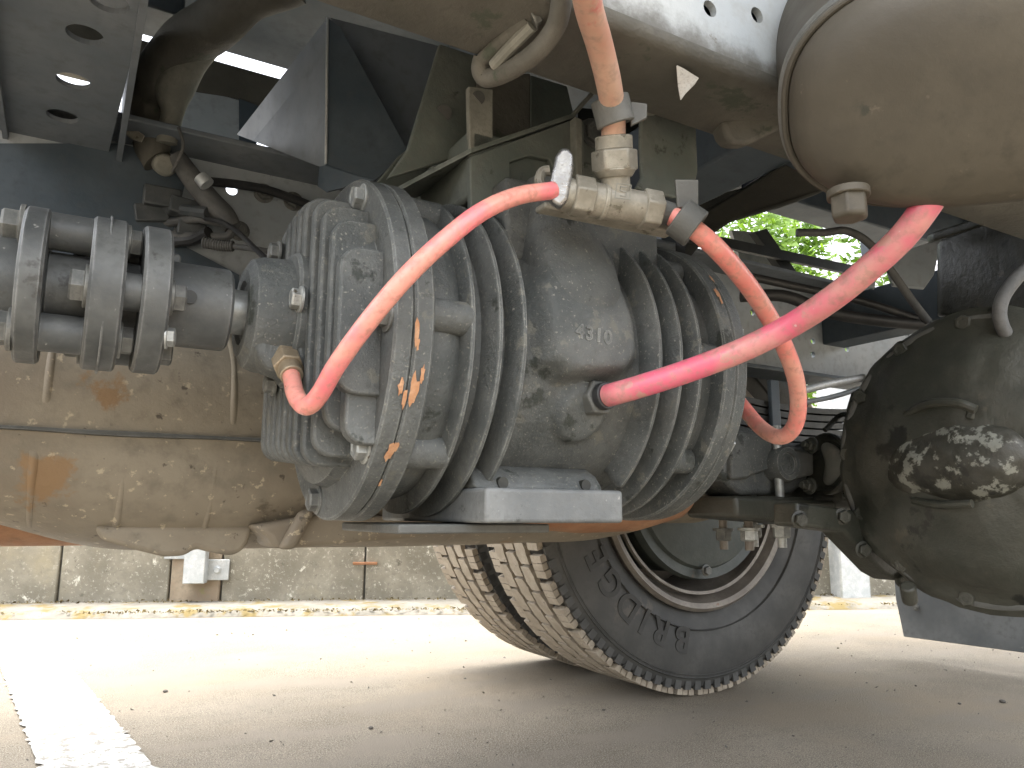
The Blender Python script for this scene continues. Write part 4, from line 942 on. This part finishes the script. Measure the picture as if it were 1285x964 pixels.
# ------------------------------------------------------------------ leaf spring
lf = thing('leaf_spring', 'dark stacked leaf spring between the axle and the far rail', 'leaf spring')
for k in range(6):
    hl = .62-.07*k; bm = nb(); rr = []
    for i in range(21):
        s = -hl+2*hl*i/20; x = RWX+s; z = .640-.016*k+.14*(s/.7)**2
        rr.append([bm.verts.new((x, y, z+dz)) for y, dz in ((1.10, 0), (1.185, 0), (1.185, .012), (1.10, .012))])
    for A, B in zip(rr, rr[1:]):
        for j in range(4): bm.faces.new((A[j], A[(j+1) % 4], B[(j+1) % 4], B[j]))
    bm.faces.new(rr[0]); bm.faces.new(rr[-1]); obj('leaf', bm, 'black', lf, smooth=False)
obj('spring_clip', box2(nb(), (PY(972, 500, 1.09).x-.012, 1.088, .56), (PY(972, 500, 1.09).x+.014, 1.098, .70)), 'frame', lf, bevel=.002)
# pipes and loose cables in the shadow at right
for pts, r, m, lab in ((((1000, 492), (1040, 482), (1085, 474)), .007, 'galv', 'bright upper brake pipe left of the differential'), (((1000, 507), (1045, 498), (1085, 486)), .005, 'galv', 'bright lower brake pipe left of the differential'),
        (((930, 372), (985, 372), (1040, 392), (1100, 402), (1165, 408)), .012, 'blackrub', 'thick black cable drooping in front of the far rail'),
        (((930, 345), (1000, 360), (1080, 378), (1150, 400)), .008, 'blackrub', 'upper black cable along the top of the far rail'),
        (((1000, 292), (1035, 292), (1062, 290), (1090, 305), (1118, 340), (1145, 378), (1165, 404)), .007, 'cable', 'thin cable sagging from the frame to the differential'),
        (((1330, 250), (1305, 318), (1275, 350), (1258, 375), (1255, 400), (1268, 425), (1300, 438), (1360, 440)), .010, 'cable', 'curled grey hose at the right edge below the tank')):
    D0 = 1.5 if r not in (.010, .007) else (1.15 if r == .010 else 1.35)
    tag(obj('cable' if 'cable' in lab else 'hose' if 'hose' in lab else 'brake_pipe', tube(nb(), spline([PD(x, y, D0) for x, y in pts], 10), r, 12), m), lab, 'cable' if 'cable' in lab else 'hose' if 'hose' in lab else 'pipe')
t = thing('grey_panel_bracket', 'pale grey sheet bracket beyond the thick red hose', 'bracket')
obj('plate', plate_px([(1108, 322), (1182, 300), (1172, 345), (1160, 362), (1120, 358)], D=1.75, vec=(.01, .01, 0)), 'railfar', t, bevel=.002)
obj('return', plate_px([(1060, 345), (1100, 335), (1098, 362), (1060, 352)], D=1.8, vec=(.01, .01, 0)), 'railfar', t, bevel=.002)
t = thing('shadowed_bracket', 'dark angled suspension bracket under the tank at the right edge', 'bracket')
obj('plate', prism(nb(), [PD(1180, 300, 1.55), PD(1300, 255, 1.35), PD(1300, 400, 1.35), PD(1180, 395, 1.55)], (.02, .02, 0)), 'diff', t, bevel=.006)
obj('flange', prism(nb(), [PD(1170, 292, 1.5), PD(1300, 248, 1.3), PD(1300, 262, 1.3), PD(1172, 303, 1.5)], (.03, .03, .01)), 'diff', t, bevel=.004)
# ------------------------------------------------------------------ mud flap
fl = thing('mud_flap', 'plain grey rubber mud flap hanging behind the differential', 'mud flap')
a_, b_ = PX(1124, 752, 2.25), PX(1134, 799, 2.25)
obj('flap', prism(nb(), [V(2.25, a_.y, a_.z+.25), V(2.25, a_.y, a_.z), V(2.25, b_.y, b_.z), V(2.27, b_.y-.72, b_.z+.006), V(2.27, b_.y-.72, a_.z+.25)], (.012, 0, 0)), 'flap', fl, bevel=.002)
bolt(fl, PX(1149, 762, 2.249), (-1, 0, 0), .008, 'dark')
# ================================================================== overhead vessel of the truck
tv = thing('tank_body', 'big dark cylindrical truck body overhead above the chassis floor', 'truck body')
obj('vessel', lathe(nb(), (-.85, .88, 2.46), AXX, [(0, 0), (.05, .8), (.35, 1.0), (3.45, 1.0), (3.75, .8), (3.8, 0)], 64), 'framemid', tv, angle=30)
for x in (-.35, .6, 1.5, 2.4): obj('stiffening_ring', ringdisc(nb(), (x, .88, 2.46), AXX, 0, .06, .995, 1.03, 64), 'framemid', tv, angle=30)
# ================================================================== red hoses and fittings
def hose(pts, r, m, label, name='red_hose', n=14):
    o = obj(name, tube(nb(), spline(pts, n), r, 20), m, angle=80); return tag(o, label, 'hose', 'red air hoses')
hose([PD(361, 452, .775), PD(366, 474, .75), PD(372, 498, .715), PD(385, 510, .695), PD(401, 495, .685), PD(424, 456, .67), PD(465, 400, .66), PD(512, 345, .66), PD(560, 300, .67), (PD(606, 265, .69)), PD(650, 246, .725), PD(694, 239, .755)], .0086, 'hose',
     'red hose curving from the bearing housing up over the front flange')
hose([PD(838, 268, .80), PD(868, 286, .79), PD(898, 311, .80), PD(930, 347, .83), PD(957, 385, .87), PD(982, 430, .91), PD(999, 478, .95), PD(1001, 520, .98), PD(991, 543, 1.0), PD(974, 548, 1.02), PD(954, 536, 1.06), PD(935, 514, 1.10), PD(915, 488, 1.14)], .0105, 'hose4',
     'red hose looping down behind the rear flange of the compressor')
hose([PD(754, 499, .832), PD(772, 494, .812), PD(810, 483, .800), PD(865, 465, .79), PD(930, 440, .775), PD(990, 410, .755), PD(1045, 374, .72), PD(1095, 333, .69), PD(1132, 298, .67), PD(1160, 262, .655), PD(1190, 215, .65), PD(1215, 160, .65)], .0122, 'hose2',
     'thick faded red hose running from the oil port up behind the tank')
hose([PD(700, -330, .53), PD(708, -220, .55), PD(720, -120, .575), PD(731, -40, .60), PD(739, 10, .64), PD(752, 55, .685), PD(763, 100, .722), PD(769, 140, .755), PD(770, 180, .774)], .0122, 'hose3',
     'dusty orange red hose coming down into the tee fitting')
# tee fitting
tee = thing('tee_fitting', 'dirty brass tee fitting joining three red hoses above the compressor', 'fitting')
TL, TR = PD(690, 240, .77), PD(838, 268, .80); tdv = (TR-TL); tl = tdv.length; td_ = tdv.normalized()
def tp(px): return TL+tdv*((px-690)/148)
def seg_(a, b, ra, rb=None, m='fitting', name='body', sides=28, parent=tee, bev=.001):
    return obj(name, cyl(nb(), a, b, ra, rb, sides), m, parent, bevel=bev, angle=28)
body = seg_(tp(738), tp(806), .0175); seg_(tp(752), tp(758), .0188, name='collar'); 
seg_(tp(716), tp(741), .0215, name='hex_nut', sides=6, bev=.0018); seg_(tp(702), tp(718), .0165, name='ferrule')
seg_(tp(803), tp(826), .0215, name='hex_nut', sides=6, bev=.0018); seg_(tp(826), tp(846), .0135, .0115, 'castdark', name='ferrule')
B0 = tp(772); B1 = PD(770, 174, .775); bd = (B1-B0)
seg_(B0, B0+bd*.42, .0150, .0150, name='branch'); seg_(B0+bd*.40, B0+bd*.52, .0172, .022, name='shoulder')
seg_(B0+bd*.50, B0+bd*.82, .0240, name='hex_nut', sides=6, bev=.002); seg_(B0+bd*.82, B0+bd*1.03, .0190, name='collar')
# square maker's panel with a raised zig-zag mark on the tee body
mk = PD(780, 244, .772)-FW*.0115; fx = (td_-FW*td_.dot(FW)).normalized(); fy = FW.cross(fx).normalized()*-1
def raised(pts, w, name):
    bm = nb(); tube(bm, [mk+fx*x+fy*y for x, y in pts], w, 6); obj(name, bm, 'strap', body)
sq = .0072
raised([(-sq, -sq), (sq, -sq), (sq, sq), (-sq, sq), (-sq, -sq)], .0006, 'mark_frame')
raised([(.003, .0045), (-.003, .0045), (-.0035, .0005), (.0035, -.0005), (.003, -.0045), (-.003, -.0045)], .0007, 'raised_mark')
# lower channel that carries the tee
obj('carrier', prism(nb(), [PD(684, 252, .79), PD(850, 284, .815), PD(850, 293, .815), PD(684, 260, .79)], (0, .02, 0)), 'fitting', tee, bevel=.002)
# shiny clamp round the left hose end
sc = thing('steel_clamp', 'shiny worn steel clamp gripping the red hose left of the tee', 'clamp')
bm = nb(); w_ = .0085
P = [PD(x, y, .752) for x, y in ((692, 254), (688, 240), (693, 215), (697, 196), (704, 185), (714, 185), (720, 194), (720, 212), (716, 232), (713, 250), (703, 260))]
prism(bm, P, FW*.016); obj('clamp_plate', bm, 'chrome', sc, bevel=.0035, seg=3)
bm = nb(); tube(bm, spline([PD(680, 240, .78), PD(677, 226, .785), PD(681, 216, .79), PD(690, 214, .79)], 6), .0055, 10); obj('clamp_ear', bm, 'fitting', sc)
# cushioned P clamps
def pclamp(c, ax, r, w, label, tail):
    t = thing('hose_clamp', label, 'clamp', 'rubber lined hose clamps')
    obj('band', ringdisc(nb(), c, ax, -w/2, w/2, r, r+.0055, 48), 'castdark', t, bevel=.0015)
    obj('tail', prism(nb(), tail, FW*.005), 'castdark', t, bevel=.001); return t
c1 = PD(769, 140, .755); pclamp(c1, PD(770, 165, .768)-PD(765, 112, .733)-FW*.03, .0135, .026, 'grey clamp round the upright hose above the tee', [c1+RT*.018+UP*.010, c1+RT*.034+UP*.008, c1+RT*.034-UP*.006, c1+RT*.018-UP*.014])
c2 = PD(862, 280, .79); pclamp(c2, (PD(885, 300, .795)-PD(843, 270, .80)), .0155, .024, 'grey clamp round the hose leaving the tee to the right', [c2+UP*.016-RT*.01, c2+UP*.045-RT*.012, c2+UP*.045+RT*.012, c2+UP*.016+RT*.012])
# push-in fittings on the compressor
f1 = thing('hose_fitting', 'brown brass hose fitting screwed into the bearing housing', 'fitting', 'brass hose fittings')
a, b = PD(354, 436, .795), PD(367, 474, .75)
seg_(a, a+(b-a)*.45, .0135, .0150, 'brass', 'hex_body', 6, f1, .001); seg_(a+(b-a)*.43, a+(b-a)*.70, .0158, None, 'brass', 'hex_nut', 6, f1, .0015); seg_(a+(b-a)*.68, a+(b-a)*.95, .0115, None, 'brass', 'sleeve', 20, f1, .001)
f2 = thing('port_fitting', 'dark threaded hose fitting in the oil port of the casing', 'fitting')
a, b = PD(710, 509, .872), PD(764, 496, .818)
obj('threaded_nipple', tube(nb(), [a+(b-a)*.02*k for k in range(30)], .0150, 20, ribs=.05), 'diff', f2); seg_(a+(b-a)*.55, a+(b-a)*.84, .0205, None, 'castdark', 'hex_nut', 6, f2, .002); seg_(a+(b-a)*.85, a+(b-a)*.98, .0150, None, 'blackrub', 'grommet', 24, f2)
# ------------------------------------------------------------------ put each thing's Empty at the foot of the thing
bpy.context.view_layer.update()
for o in list(bpy.data.objects):
    if o.type == 'EMPTY' and o.parent is None and o.children:
        lo = Vector((1e9,)*3); hi = Vector((-1e9,)*3)
        for ch in o.children_recursive:
            if ch.type != 'MESH': continue
            for c in ch.bound_box:
                w = ch.matrix_world @ Vector(c)
                for k in range(3): lo[k] = min(lo[k], w[k]); hi[k] = max(hi[k], w[k])
        o.location = ((lo.x+hi.x)/2, (lo.y+hi.y)/2, lo.z)
        inv = Matrix.Translation(-o.location)
        for ch in o.children: ch.matrix_parent_inverse = inv @ ch.matrix_parent_inverse
bpy.context.view_layer.update()
